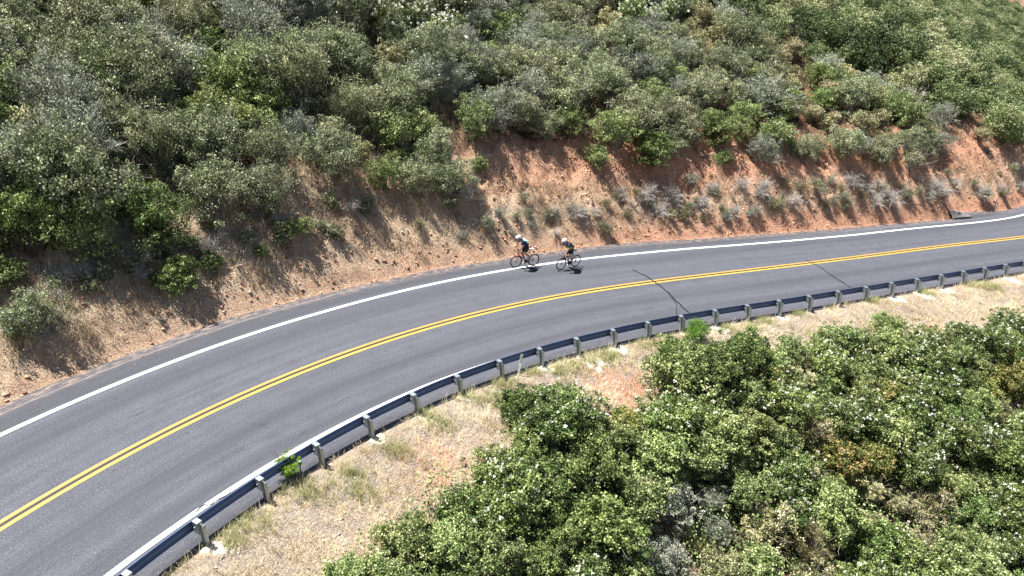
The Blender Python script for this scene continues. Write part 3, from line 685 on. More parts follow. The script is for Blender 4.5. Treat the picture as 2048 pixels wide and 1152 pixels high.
single(20, 560, 'deep', .7, 'dark green bush above the round olive bush on the left bank', pool=protos_val)
single(538, 420, 'deep', .42, 'narrow dark green bush in the shade above the bright leafy bush', pool=protos_val, sq=1.5)
single(190, 405, 'deep', .85, 'broad green bush at the lower edge of the left thicket')
single(800, 330, 'green', .55, 'yellow-green bush hanging over the bare bank at the thicket edge', pool=protos_val)
single(960, 345, 'green', .45, 'yellow-green bush at the lower right of the middle thicket', pool=protos_val)
# scrubby tufts on the right-hand bank
tuft_k = {
    'leaftuft': make_shrub('bank_shrub', 304, .45, .75, 60, 26, .06, .13, (L_olive, M_darkbark), 'small dull green bush in the shade below the left thicket', 'bush', 'small bushes in the shade below the left thicket', asp=.5, twig=60, bare=60, up=.1),
    'browntwig': make_shrub('bank_shrub', 305, .5, .65, 40, 12, .05, .14, (L_oliveb, M_deadtwig), 'small half-dead twiggy bush in the shade below the left thicket', 'bush', 'half-dead bushes in the shade below the left thicket', asp=.3, twig=90, bare=160, up=.1),
    'olivetuft': make_shrub('bank_shrub', 300, .42, .75, 60, 26, .05, .12, (L_olive, M_bark), 'small olive tufted bush dotted on the red cut bank', 'bush', 'olive tufts on the red cut bank', asp=.3, twig=40, bare=40, up=.1),
    'browntuft': make_shrub('bank_shrub', 301, .42, .6, 60, 26, .05, .12, (L_oliveb, M_bark), 'small brownish olive bush dotted on the red cut bank', 'bush', 'brownish tufts on the red cut bank', asp=.3, twig=40, bare=40, up=.1),
    'greytuft': make_shrub('bank_shrub', 302, .45, .6, 60, 24, .05, .13, (L_pale, M_deadtwig), 'small bleached grey dry bush dotted on the red cut bank', 'bush', 'bleached dry tufts on the red cut bank', asp=.25, twig=60, bare=90, up=.1),
    'sagetuft': make_shrub('bank_shrub', 303, .42, .55, 60, 26, .05, .12, (L_sage, M_bark), 'small blue-grey bush dotted on the red cut bank', 'bush', 'blue-grey tufts on the red cut bank', asp=.3, twig=40, bare=30, up=.1),
}
T = [(1631, 390, 'olivetuft', 1.5), (1601, 385, 'browntuft', 1.2), (1681, 405, 'olivetuft', 1.0), (1692, 425, 'olivetuft', 1.1), (1659, 370, 'sagetuft', .8), (1812, 402, 'browntuft', 1.2), (1778, 410, 'greytuft', 1.4), (1764, 390, 'olivetuft', 1.0),
     (1869, 388, 'greytuft', 1.5), (1855, 402, 'sagetuft', .9), (1962, 395, 'greytuft', 1.3), (1970, 402, 'olivetuft', 1.3), (1944, 378, 'olivetuft', .9), (2004, 395, 'browntuft', 1.2), (1650, 420, 'browntuft', .9), (1553, 420, 'browntuft', 1.1),
     (1584, 414, 'greytuft', 1.2), (1504, 430, 'sagetuft', 1.0), (1431, 395, 'olivetuft', .9), (1369, 442, 'browntuft', 1.1), (1400, 420, 'greytuft', 1.2), (1466, 432, 'greytuft', .9), (1747, 412, 'greytuft', 1.1), (1720, 400, 'browntuft', .8),
     (2022, 345, 'olivetuft', 1.0), (1893, 352, 'olivetuft', .8), (1255, 440, 'browntuft', .9), (1315, 435, 'greytuft', 1.1), (1150, 438, 'greytuft', .8), (1095, 440, 'browntuft', .8), (1060, 440, 'olivetuft', .7), (970, 465, 'olivetuft', 1.2),
     (1340, 400, 'greytuft', 1.2), (1285, 405, 'greytuft', 1.0), (1380, 370, 'sagetuft', 1.2), (1450, 440, 'sagetuft', .8), (1525, 385, 'greytuft', 1.2), (1480, 380, 'greytuft', 1.1), (1700, 375, 'greytuft', 1.3), (1735, 385, 'greytuft', 1.0), (1570, 372, 'browntuft', .9),
     (1240, 405, 'greytuft', .8), (840, 462, 'browntuft', .9), (1815, 345, 'olivetuft', 1.9), (1438, 462, 'olivetuft', .45), (1270, 395, 'browntuft', .9), (1190, 430, 'greytuft', .7), (930, 400, 'greytuft', 1.2), (945, 380, 'olivetuft', 1.0), (1905, 375, 'greytuft', .9), (2040, 380, 'greytuft', 1.0)]
for _ in range(34):
    a = rng.uniform(90, 760); b_ = np.interp(a, [90, 300, 500, 760], [590, 500, 470, 395]) + rng.normal() * 26
    T.append((a, b_, random.choice(['leaftuft', 'leaftuft', 'leaftuft', 'browntwig']), random.uniform(.6, 1.2)))
for _ in range(70):
    a = rng.uniform(900, 2048); b_ = np.interp(a, [900, 1200, 1600, 2048], [440, 430, 405, 360]) + rng.normal() * 22
    T.append((a, b_, random.choice(['greytuft', 'greytuft', 'browntuft', 'olivetuft', 'sagetuft']), random.uniform(.35, .95)))
for a, b_, k_, s_ in T:
    s_ = s_ * 1.22
    x_, y_, z_ = hit(a, b_); o = place(tuft_k[k_], x_, y_, z_ - .03, s_)
# bright broom by the rail, sapling at the left
br = make_shrub('broom_shrub', 320, .46, .75, 90, 40, .09, .14, (L_broom, M_bark), 'vivid bright green feathery bush touching the guardrail', 'shrub', None, asp=.13, twig=60, bare=30, up=.2)
x_, y_, z_ = hit(1390, 684); place(br, x_, y_, z_ + .03, 1.35)
sp_ = make_shrub('pine_sapling', 321, .40, .95, 70, 60, .11, .09, (L_broom, M_darkbark), 'small bright green sapling on thin bare stems behind the guardrail', 'sapling', None, asp=.12, twig=26, bare=8, up=.2, base=.5)
x_, y_, z_ = hit(590, 962); place(sp_, x_, y_, z_ - .02, 1.0)
for pr in [q for l in (protos_hill, protos_val) for v_ in l.values() for q in v_] + list(tuft_k.values()):
    if pr.name not in used:
        for c_ in list(pr.children): bpy.data.objects.remove(c_)
        bpy.data.objects.remove(pr)

# ------------------------------------------------------------------ grasses (nobody could count them)
M_straw = leafmat('straw', [(0, (.24, .18, .10)), (.35, (.50, .41, .25)), (.7, (.75, .65, .44)), (1, (.88, .82, .63))], .25, .8)
M_strawr = leafmat('russet_straw', [(0, (.20, .12, .07)), (.28, (.48, .34, .21)), (.6, (.76, .60, .41)), (1, (.90, .80, .62))], .2, .8)
M_weed = leafmat('weed_green', [(0, (.15, .17, .06)), (.4, (.33, .35, .14)), (.75, (.54, .51, .25)), (1, (.74, .66, .40))], .25, .8)
def grass(name, tx, ty, tz, per, hgt, wid, spread, mat, label, lean=.6, tone0=None):
    n = len(tx) * per; i = np.repeat(np.arange(len(tx)), per)
    hs = hgt * rng.uniform(.45, 1.2, n) * np.repeat(rng.uniform(.45, 1.5, len(tx)), per)
    ba = np.stack([tx[i] + rng.normal(size=n) * spread, ty[i] + rng.normal(size=n) * spread], 1); bz = ground_sd(ba[:, 0], ba[:, 1])[0]
    a = rng.uniform(0, 6.28, n); ld = np.stack([np.cos(a), np.sin(a)], 1) * (lean * rng.uniform(.2, 1.3, n) * hs)[:, None]
    pw = np.stack([-np.sin(a), np.cos(a)], 1) * wid * rng.uniform(.5, 1.3, n)[:, None]
    B0 = np.column_stack([ba - pw / 2, bz - .02]); B1 = np.column_stack([ba + pw / 2, bz - .02])
    M0 = np.column_stack([ba + ld * .35 - pw * .4, bz + hs * .6]); M1 = np.column_stack([ba + ld * .35 + pw * .4, bz + hs * .6])
    T0 = np.column_stack([ba + ld - pw * .08, bz + hs * .95]); T1 = np.column_stack([ba + ld + pw * .08, bz + hs * .95])
    V = np.stack([B0, B1, M0, M1, T0, T1], 1).reshape(-1, 3); k_ = np.arange(n)[:, None] * 6
    F = np.concatenate([k_ + [0, 1, 3, 2], k_ + [2, 3, 5, 4]]); t0 = np.repeat(rng.uniform(0, 1, len(tx)) if tone0 is None else tone0, per)
    tn = np.clip(.5 * t0 + .5 * rng.uniform(0, 1, n), 0, 1)
    return tag(mesh_np(name, V, F, mat, None, {'tone': ('FACE', np.concatenate([tn, tn]))}), label, kind='stuff')
def scatter(n, x0, x1, y0, y1, cond):
    x = rng.uniform(x0, x1, n); y = rng.uniform(y0, y1, n); z, s, u, v = ground_sd(x, y); px, py, dd = proj(x, y, z)
    ok = (px > -60) & (px < 2110) & (py > -20) & (py < 1210) & (dd > 2) & cond(x, y, s, u, v, px, py); return x[ok], y[ok], z[ok]
pat = lambda x, y, sc_, sd_: vnoise(x / sc_, y / sc_, sd_)
def cond_bank(x, y, s, u, v, px, py):
    dens = np.interp(s, [-20, -2, 8, 14, 20, 50], [1.15, 1.05, .98, .92, .75, .62]) * np.clip((u - .1) / np.interp(s, [-12, -4, 2, 12], [.5, 1.0, 1.5, 1.2]), .05, 1) * (1 - .6 * np.clip((u - 2.6) / .8, 0, 1) * np.interp(s, [4, 14], [0, 1]))
    return (u > .1) & (u < 9) & (pat(x, y, 1.1, 91) * .65 + pat(x, y, .35, 92) * .35 < dens * .72)
x_, y_, z_ = scatter(120000, -24, 62, 14, 66, cond_bank)
x_, y_, z_ = x_[:27000], y_[:27000], z_[:27000]; print('bank tufts', len(x_))
t0 = np.clip(pat(x_, y_, 1.3, 95) * 1.9 - .45, 0, 1)
grass('dry_grass', x_, y_, z_, 9, .26, .015, .11, M_strawr, 'dry tan grass covering the cut bank above the road', .8, t0)
def cond_val(x, y, s, u, v, px, py):
    return (v > .12) & (v < 5.5) & (py < np.interp(px, bnd[:, 0], bnd[:, 1]) + 160) & (pat(x, y, .8, 101) * .6 + pat(x, y, .25, 102) * .4 < .74 - .15 * np.clip(1 - v / .5, 0, 1))
x_, y_, z_ = scatter(60000, -14, 42, 7, 42, cond_val)
x_, y_, z_ = x_[:19000], y_[:19000], z_[:19000]; print('valley tufts', len(x_))
grass('dry_grass', x_, y_, z_, 11, .19, .009, .07, M_straw, 'pale straw-coloured grass on the slope below the guardrail', .9, np.clip(pat(x_, y_, 1.0, 103) * 1.3 - .1, 0, 1))
x_, y_, z_ = scatter(60000, -24, 62, 14, 66, lambda x, y, s, u, v, px, py: (u > .5) & (u < 8) & (pat(x, y, 1.7, 151) > .62) & (pat(x, y, .45, 152) > .5) & (rng.uniform(0, 1, len(x)) < np.interp(s, [-10, 10, 25], [1, .8, .45])))
x_, y_, z_ = x_[:3600], y_[:3600], z_[:3600]
grass('pale_grass_tufts', x_, y_, z_, 12, .38, .014, .07, M_straw, 'bleached straw tufts standing out pale on the cut bank', .7)
wc = [(1215, 712, .5), (1150, 735, .35), (1290, 690, .3), (1450, 660, .35), (1530, 645, .3), (1650, 615, .3), (940, 800, .3), (1060, 745, .25), (560, 985, .25), (460, 1085, .3), (1010, 770, .35), (880, 850, .35), (1500, 655, .3), (1400, 1090, .3), (330, 1130, .3), (1850, 590, .35), (1940, 572, .35), (720, 985, .3), (990, 800, .3), (1120, 745, .3), (620, 985, .35), (790, 900, .35), (700, 950, .3), (1380, 672, .3), (1590, 628, .3), (1740, 602, .35), (1980, 575, .4), (500, 1050, .35), (850, 830, .3), (1180, 725, .35), (1330, 690, .35)]
wx, wy = [], []
for a, b_, r_ in wc:
    x0, y0, _ = hit(a, b_); n = int(110 * (r_ / .35) ** 2); wx.append(x0 + rng.normal(size=n) * r_ * .95); wy.append(y0 + rng.normal(size=n) * r_ * .65)
wx = np.concatenate(wx); wy = np.concatenate(wy); zz, s_, u_, v_ = ground_sd(wx, wy); okk = v_ > .05
grass('green_weeds', wx[okk], wy[okk], zz[okk], 9, .20, .009, .05, M_weed, 'low yellow-green weeds growing along the foot of the guardrail', .8)
# tall dry stalks along the rail
x_, y_, z_ = scatter(9000, -12, 40, 8, 40, lambda x, y, s, u, v, px, py: (v > .02) & (v < .4) & (pat(x, y, 1.2, 111) > .55))
x_, y_, z_ = x_[:60], y_[:60], z_[:60]
grass('dry_stalks', x_, y_, z_, 5, .55, .006, .05, M_straw, 'tall thin dry stalks rising beside the guardrail', .35)

# ------------------------------------------------------------------ loose clods and stones
M_clod = leafmat('clod', [(0, (.16, .06, .035)), (.35, (.38, .17, .10)), (.7, (.55, .31, .20)), (1, (.70, .54, .42))], 0.0, .95)
M_stone = leafmat('stone', [(0, (.10, .09, .085)), (.4, (.28, .26, .25)), (.75, (.48, .45, .42)), (1, (.74, .71, .66))], 0.0, .9)
oct_v = np.array([(1, 0, 0), (0, 1, 0), (-1, 0, 0), (0, -1, 0), (0, 0, 1), (0, 0, -1), (.6, .6, .55), (-.6, .6, .55), (-.6, -.6, .55), (.6, -.6, .55)], float)
oct_f = np.array([(0, 6, 4), (6, 1, 4), (1, 7, 4), (7, 2, 4), (2, 8, 4), (8, 3, 4), (3, 9, 4), (9, 0, 4), (0, 1, 6), (1, 2, 7), (2, 3, 8), (3, 0, 9), (1, 0, 5), (2, 1, 5), (3, 2, 5), (0, 3, 5)])
def clods(name, x, y, z, smin, smax, mat, label, p=3.0):
    n = len(x); sz = smin + (smax - smin) * rng.uniform(0, 1, n) ** p
    V = oct_v[None] * (1 + .35 * rng.normal(size=(n, 10, 1)).clip(-1.2, 1.5)); a = rng.uniform(0, 6.28, n); c_, s_ = np.cos(a)[:, None], np.sin(a)[:, None]
    V = np.stack([V[..., 0] * c_ - V[..., 1] * s_, V[..., 0] * s_ + V[..., 1] * c_, V[..., 2] * .7], -1) * sz[:, None, None] * np.array([1, .8, 1])
    V += np.stack([x, y, z], -1)[:, None]; F = (oct_f[None] + (np.arange(n) * 10)[:, None, None]).reshape(-1, 3)
    tag(mesh_np(name, V, F, mat, None, {'tone': ('FACE', np.repeat(rng.uniform(0, 1, n), len(oct_f)))}), label, kind='stuff')
x_, y_, z_ = scatter(150000, -24, 62, 14, 66, lambda x, y, s, u, v, px, py: (u > .02) & (u < 6.5) & (pat(x, y, .7, 121) < np.interp(s, [-15, 0, 15, 25], [.45, .6, .7, .8]) * np.clip(1.4 - u / 5, .35, 1)))
x_, y_, z_ = x_[:42000], y_[:42000], z_[:42000]; print('clods', len(x_))
clods('red_rubble', x_, y_, z_, .014, .10, M_clod, 'loose red clods and stones on the cut bank', 3.6)
x_, y_, z_ = scatter(30000, -14, 42, 7, 42, lambda x, y, s, u, v, px, py: (v > .03) & (v < 4.5)); x_, y_, z_ = x_[:6000], y_[:6000], z_[:6000]
clods('pale_gravel', x_, y_, z_, .008, .045, M_stone, 'pale gravel on the shoulder below the guardrail', 2.5)
n = 420; s_ = rng.uniform(-20, 56, n); d_ = off_edge(s_) - rng.uniform(0, 1, n) ** 2 * .9 - .03; x_, y_ = P(s_, d_)
clods('stone_litter', x_, y_, roadz(x_) + .004, .008, .032, M_clod, 'small stones and clods fallen on the road shoulder', 2)

# ------------------------------------------------------------------ markers and drain
def road_pt(px, py):
    x_, y_ = (px - 1024) / FPX, -(py - 576) / FPX; D = (x_, cp + y_ * sp, -sp + y_ * cp); tt = -CAM_H / (D[2] - GR * D[0]); return D[0] * tt, D[1] * tt
x_, y_, z_ = hit(1036, 752); mk = empty('road_marker', (x_, y_, z_)); mk.rotation_euler = (R(3), R(9), .5)
tag(mk, 'thin white marker post leaning behind the guardrail', 'marker post')
M_wp = simple('white_marker_plastic', (.78, .78, .76), .5, var=.06); M_dk = simple('dark_steel', (.045, .045, .055), .5, .3); M_refl = simple('reflector_white', (.85, .85, .85), .25)
m_ = MB(); m_.box((-.03, 0, .25), (.012, .02, .7)); m_.box((.03, 0, .25), (.012, .02, .7)); m_.build('post', M_wp, mk)
m_ = MB(); m_.box((0, .013, .76), (.10, .006, .34)); m_.build('panel', M_refl, mk)
x_, y_, z_ = hit(605, 978); stk = empty('metal_stake', (x_, y_, z_)); stk.rotation_euler = (R(-2), R(3), .4)
tag(stk, 'dark metal stake with a pale top beside the bright green sapling', 'stake')
m_ = MB(); m_.box((0, 0, .36), (.035, .006, 1.1)); m_.box((-.0145, .012, .36), (.006, .018, 1.1)); m_.build('shaft', M_dk, stk)
m_ = MB(); m_.box((0, 0, .935), (.045, .022, .05)); m_.build('cap', M_refl, stk)
x_, y_, z_ = hit(1986, 421); dl = empty('delineator_post', (x_, y_, z_)); dl.rotation_euler = (0, R(6), .35)
tag(dl, 'blue-grey delineator post at the foot of the bank by the drain', 'marker post')
M_bluegrey = simple('blue_grey_steel', (.20, .27, .33), .5, .3)
m_ = MB(); m_.box((0, 0, .40), (.09, .008, 1.15)); m_.box((-.041, .015, .40), (.008, .022, 1.15)); m_.box((.041, .015, .40), (.008, .022, 1.15)); m_.build('post', M_bluegrey, dl)
m_ = MB(); m_.box((0, -.008, .90), (.08, .006, .12)); m_.build('reflector', M_refl, dl)
# drain: corrugated pipe mouth set in a low asphalt berm
px0, py0 = P(43.6, off_edge(43.6) + .32); px0, py0 = float(px0), float(py0); hz = float(cpos(43.6)[2])
dr_ = empty('storm_drain', (px0, py0, float(roadz(px0))), hz); tag(dr_, 'dark round drain pipe mouth in a low asphalt berm at the bank foot', 'drain')
m_ = MB(); nn = 20
for k_ in range(7):
    pass
ring = []
for k_ in range(9):
    xx = .02 + k_ * .12; r_ = .21 + .012 * (k_ % 2)
    for j in range(nn): q = 2 * math.pi * j / nn; ring.append((xx, .0 + r_ * math.cos(q), .14 + r_ * math.sin(q)))
Fp = []
for k_ in range(8):
    for j in range(nn): Fp.append((k_ * nn + j, k_ * nn + (j + 1) % nn, (k_ + 1) * nn + (j + 1) % nn, (k_ + 1) * nn + j))
Fp.append(tuple(8 * nn + j for j in range(nn)))
m_.add(ring, Fp); pipe = m_.build('pipe', M_dk, dr_, smooth=True); sol = pipe.modifiers.new('th', 'SOLIDIFY'); sol.thickness = .012
V = []; n1_, n2_ = 22, 14
for i in range(n1_):
    for j in range(n2_):
        a = i / (n1_ - 1); b_ = j / (n2_ - 1); xx = .03 + a * 2.0; yy = -.42 + b_ * 1.3
        hh_ = .54 * math.exp(-((yy - .02 - .1 * a) / (.30 + .05 * a)) ** 2) * (math.cos(a * math.pi / 2) ** .8 if a < 1 else 0) - .03
        V.append((xx, yy, hh_ + .02 * float(fbm(np.array([xx * 1.]), np.array([yy]), .2, 2, 5)[0])))
Fb = [(i * n2_ + j, (i + 1) * n2_ + j, (i + 1) * n2_ + j + 1, i * n2_ + j + 1) for i in range(n1_ - 1) for j in range(n2_ - 1)]
m_ = MB().add(V, Fb); M_berm = simple('old_asphalt', (.17, .155, .15), .9, var=.35, scale=7, bump=.6); bo_ = m_.build('berm', M_berm, dr_, smooth=True)
so_ = bo_.modifiers.new('th', 'SOLIDIFY'); so_.thickness = .05; so_.offset = -1

# ------------------------------------------------------------------ bicycles and riders
M_tyre = simple('tyre_rubber', (.016, .016, .018), .7); M_rim = simple('black_rim', (.03, .03, .034), .35); M_spoke = simple('steel_spoke', (.45, .45, .47), .35, .9)
M_alloy = simple('alloy', (.5, .5, .52), .3, .9); M_blackp = simple('black_gloss', (.015, .015, .018), .3); M_redp = simple('red_gloss', (.62, .025, .03), .3, var=.05)
M_whitep = simple('white_gloss', (.8, .8, .8), .35, var=.03); M_chrome = simple('chain_steel', (.12, .11, .10), .4, .8); M_bottle = simple('blue_bottle', (.25, .55, .66), .35, var=.05); M_clear = simple('clear_white_bottle', (.7, .74, .76), .35, var=.05)
def arc(c, r, a0, a1, n): return [(c[0] + r * math.cos(a), c[1], c[2] + r * math.sin(a)) for a in np.linspace(a0, a1, n)]
def bike(name, loc, yaw, frame_m, fork_m, saddle_m, bottle_m, label, lean=0, steer=0, crank=0):
    b_ = empty(name, loc, yaw); b_.rotation_euler = (R(lean), 0, yaw); b_.rotation_mode = 'XYZ'
    tag(b_, label, 'bicycle')
    RH, FH, BB = (0, 0, .335), (.99, 0, .335), (.41, 0, .27); ST, SP, HT, HB = (.275, 0, .80), (.235, 0, .955), (.855, 0, .86), (.895, 0, .72)
    f = MB(); f.tube([BB, ST], .017); f.tube([ST, (.30, 0, .79), HT], [.016, .016, .017]); f.tube([BB, HB], .023); f.tube([HB, HT], .022)
    for y in (-1, 1): f.tube([(BB[0] - .01, y * .03, BB[2]), (.12, y * .06, .315), (0, y * .065, .335)], [.012, .010, .009], 6); f.tube([(ST[0], y * .012, ST[2] - .02), (.12, y * .055, .56), (0, y * .065, .335)], [.009, .009, .008], 6)
    f.build('frame', frame_m, b_, True)
    f = MB(); f.tube([HB, (.905, 0, .68)], .02)
    for y in (-1, 1): f.tube([(.905, y * .02, .70), (.918, y * .045, .64), (.955, y * .05, .45), (.99, y * .052, .335)], [.017, .017, .013, .010], 8)
    f.build('fork', fork_m, b_, True)
    f = MB(); f.tube([ST, SP], .0145); f.build('seat_post', M_blackp, b_, True)
    f = MB(); V = []
    prof_s = [(-.14, .072, .0), (-.11, .076, .006), (-.05, .068, .004), (.03, .035, .0), (.10, .022, -.002), (.14, .014, -.01)]
    for x, hw, dz_ in prof_s:
        for q in range(9): a = math.pi * q / 8; V.append((SP[0] + x, hw * math.cos(a), SP[2] + .018 + dz_ + .018 * math.sin(a) - (.02 if q in (0, 8) else 0)))
    f.add(V, [(i * 9 + j, i * 9 + j + 1, (i + 1) * 9 + j + 1, (i + 1) * 9 + j) for i in range(5) for j in range(8)] + [tuple(range(9)), tuple(45 + j for j in range(9))[::-1]] + [(i * 9, (i + 1) * 9, (i + 1) * 9 + 8, i * 9 + 8) for i in range(5)])
    f.build('saddle', saddle_m, b_, True)
    f = MB(); f.tube([(.85, 0, .875), (.90, 0, .905), (.945, 0, .915)], .014)
    f.tube([(.945, -.20, .915), (.945, 0, .915), (.945, .20, .915)], .013)
    for y in (-1, 1):
        f.tube([(.945, y * .20, .915), (.99, y * .21, .912), (1.025, y * .212, .885), (1.02, y * .214, .82), (.97, y * .216, .785), (.90, y * .217, .785)], .0125, 7)
    f.build('handlebar', M_blackp, b_, True)
    for y in (-1, 1):
        f = MB(); f.tube([(.985, y * .211, .922), (1.03, y * .212, .935), (1.055, y * .212, .965)], [.017, .018, .013], 7); f.tube([(1.045, y * .212, .94), (1.07, y * .214, .88), (1.06, y * .214, .82)], [.007, .007, .005], 5)
        f.build('brake_lever', M_blackp, b_, True)
    for hub, nm in ((RH, 'rear'), (FH, 'front')):
        f = MB(); f.torus(hub, .318, .0165, 40, 8); wv = f.build('wheel', M_tyre, b_, True)
        f = MB(); f.torus(hub, .288, .018, 40, 6, squash=.6); f.build('rim', M_rim, wv, True)
        f = MB()
        for k_ in range(20):
            a = 2 * math.pi * k_ / 20; f.tube([(hub[0] + .02 * math.cos(a + 1), (.03 if k_ % 2 else -.03), hub[2] + .02 * math.sin(a + 1)), (hub[0] + .285 * math.cos(a), 0, hub[2] + .285 * math.sin(a))], .0012, 3, False)
        f.build('spokes', M_spoke, wv)
        f = MB(); f.tube([(hub[0], -.055, hub[2]), (hub[0], .055, hub[2])], .02, 10); f.build('hub', M_blackp, wv, True)
    f = MB(); f.tube([(.41, -.052, .27), (.41, -.046, .27)], .095, 24); f.tube([(.41, -.06, .27), (.41, .06, .27)], .022, 10); f.build('chainring', M_chrome, b_)
    f = MB(); f.tube([(0, -.05, .335), (0, -.03, .335)], [.025, .05], 16); f.build('sprockets', M_chrome, b_)
    f = MB(); f.tube([(.41, -.049, .365), (0, -.042, .385)], .004, 4); f.tube([(.41, -.049, .175), (.04, -.045, .20), (.0, -.042, .285)], .004, 4); f.build('chain', M_chrome, b_)
    ca = crank
    for y, a in ((-1, ca), (1, ca + math.pi)):
        e_ = (.41 + .17 * math.cos(a), y * .075, .27 + .17 * math.sin(a)); f = MB(); f.tube([(.41, y * .06, .27), e_], [.014, .010], 6); cr_ = f.build('crank', M_blackp, b_, True)
        g = MB(); g.box((e_[0], y * .115, e_[2]), (.09, .07, .018)); g.build('pedal', M_chrome, cr_)
    f = MB(); f.tube([(.50, 0, .395), (.56, 0, .455), (.60, 0, .495), (.62, 0, .512)], [.034, .036, .034, .018], 10); f.build('water_bottle', bottle_m, b_, True)
    return b_
def skin(name, V, E, rads, mat, parent, root=0, sub=2, ry=None):
    me = bpy.data.meshes.new(name); me.from_pydata(V, E, []); me.materials.append(mat); o = bpy.data.objects.new(name, me); link(o); o.parent = parent
    o.modifiers.new('skin', 'SKIN').use_smooth_shade = True
    sv = me.skin_vertices[0].data
    for i, r_ in enumerate(rads): sv[i].radius = r_ if hasattr(r_, '__len__') else (r_, r_)
    for i in range(len(V)): sv[i].use_root = (i == root)
    s_ = o.modifiers.new('sub', 'SUBSURF'); s_.levels = sub; s_.render_levels = sub
    return o
M_skin = simple('rider_skin', (.46, .27, .19), .55, var=.06); M_helm = simple('white_helmet', (.86, .86, .86), .35, var=.03); M_navy = simple('navy_fabric', (.014, .026, .062), .8); M_teal = simple('aqua_fabric', (.40, .86, .88), .75, var=.08)  # M_skin is the one skin colour of both riders
M_blackf = simple('black_lycra', (.012, .013, .016), .6); M_lime = simple('lime_fabric', (.30, .44, .05), .75, var=.1); M_blue = simple('blue_sock', (.12, .25, .62), .7); M_sock = simple('white_sock', (.78, .78, .78), .8); M_shoe = simple('pale_shoe', (.75, .77, .8), .4); M_glove = simple('black_glove', (.02, .02, .022), .7); M_hair = simple('dark_hair', (.02, .014, .01), .7); M_glass = simple('dark_lens', (.01, .01, .012), .15)
def rider(name, bk, pose, cols, label):
    """pose in the bicycle's own frame: x forward, y left, z up"""
    p = empty(name, bk.location, 0); p.rotation_euler = bk.rotation_euler; tag(p, label, 'person')
    J = pose; V = []; E = []; Rd = []; ix = {}
    def a(n, v, r, par=None):
        if not n.startswith('f') and n[:2] not in ('t0', 't1', 't2', 'he', 'cr', 'no', 'ch'): r = tuple(q * 1.13 for q in r) if hasattr(r, '__len__') else r * 1.2
        V.append(tuple(v)); Rd.append(r); ix[n] = len(V) - 1
        if par is not None: E.append((ix[par], ix[n]))
    hip, sh_, hd = Vector(J['hip']), Vector(J['sh']), Vector(J['head'])
    mid = hip.lerp(sh_, .5) + Vector((-.03, 0, .035)); neck = sh_.lerp(hd, .45)
    a('hip', hip, (.10, .09)); a('mid', mid, (.095, .085), 'hip'); a('chest', hip.lerp(sh_, .82) + Vector((-.01, 0, .02)), (.11, .09), 'mid'); a('neck', sh_ + Vector((.035, 0, .03)), .058, 'chest')
    a('head0', hd + Vector((-.03, 0, -.07)), .06, 'neck'); a('head', hd, .092, 'head0'); a('crown', hd + Vector((-.005, 0, .075)), .07, 'head')
    a('nose', hd + Vector((.098, 0, -.015)), .016, 'head'); a('chin', hd + Vector((.06, 0, -.095)), .034, 'head0')
    for k_ in ('l', 'r'):
        y = 1 if k_ == 'l' else -1
        a('sh' + k_, sh_ + Vector((.0, y * .175, -.005)), .056, 'chest'); el = Vector(J['el' + k_]); wr = Vector(J['wr' + k_])
        a('ua' + k_, (sh_ + Vector((0, y * .175, 0))).lerp(el, .5), .047, 'sh' + k_); a('el' + k_, el, .037, 'ua' + k_); a('fa' + k_, el.lerp(wr, .35), .038, 'el' + k_); a('wr' + k_, wr, .026, 'fa' + k_)
        pm_ = wr + (wr - el).normalized() * .055; a('pa' + k_, pm_, (.04, .02), 'wr' + k_)
        kn, an = Vector(J['kn' + k_]), Vector(J['an' + k_]); hj = hip + Vector((.01, y * .095, -.05))
        a('hj' + k_, hj, .075, 'hip'); a('th' + k_, hj.lerp(kn, .5) + Vector((.0, 0, .0)), .066, 'hj' + k_); a('kn' + k_, kn, .055, 'th' + k_); a('ca' + k_, kn.lerp(an, .3) + Vector((-.012, 0, 0)), .054, 'kn' + k_); a('an' + k_, an, .034, 'ca' + k_)
        a('he' + k_, an + Vector((-.03, 0, -.055)), .03, 'an' + k_); a('to' + k_, an + Vector((.13, 0, -.085)), .028, 'an' + k_)
        # hand: four unequal fingers curled round the hood, thumb from the side of the palm
        fdir = Vector((1, 0, -.15)).normalized()
        for q in range(4):
            off_ = Vector((.0, y * (.027 - .018 * q), -.004)); L = (.062, .070, .066, .052)[q]; b0 = pm_ + off_ + fdir * .03
            for z_i, (f_, dn) in enumerate(((.0, 0), (.45, .010), (.85, .036), (.95, .062))):
                nm = f'f{k_}{q}{z_i}'; a(nm, b0 + fdir * L * f_ + Vector((0, 0, -dn)), .0085, ('pa' + k_) if z_i == 0 else f'f{k_}{q}{z_i-1}')
        tb = pm_ + Vector((-.015, -y * .035, 0)); a('t0' + k_, tb, .011, 'pa' + k_); a('t1' + k_, tb + Vector((.03, -y * .012, -.02)), .010, 't0' + k_); a('t2' + k_, tb + Vector((.048, -y * .004, -.045)), .009, 't1' + k_)
    skin('body', V, E, Rd, M_skin, p, 0)
    def seg(name, pts, rads, mat, parent=p): return skin(name, [tuple(q) for q in pts], [(i, i + 1) for i in range(len(pts) - 1)], rads, mat, parent, 0, 2)
    # jersey: torso plus sleeves, one surface
    jv = [hip + Vector((-.01, 0, .0)), mid, V[ix['chest']], sh_ + Vector((.02, 0, .02))]; je = [(0, 1), (1, 2), (2, 3)]; jr = [(.172, .138), (.165, .140), (.185, .142), (.095, .08)]
    for k_ in ('l', 'r'):
        y = 1 if k_ == 'l' else -1; s0 = Vector(V[ix['sh' + k_]]); el = Vector(J['el' + k_]); n_ = len(jv); jv += [s0, s0.lerp(el, .62)]; je += [(2, n_), (n_, n_ + 1)]; jr += [.088, .074]
    skin('jersey', [tuple(v) for v in jv], je, jr, cols['jersey'], p, 1)
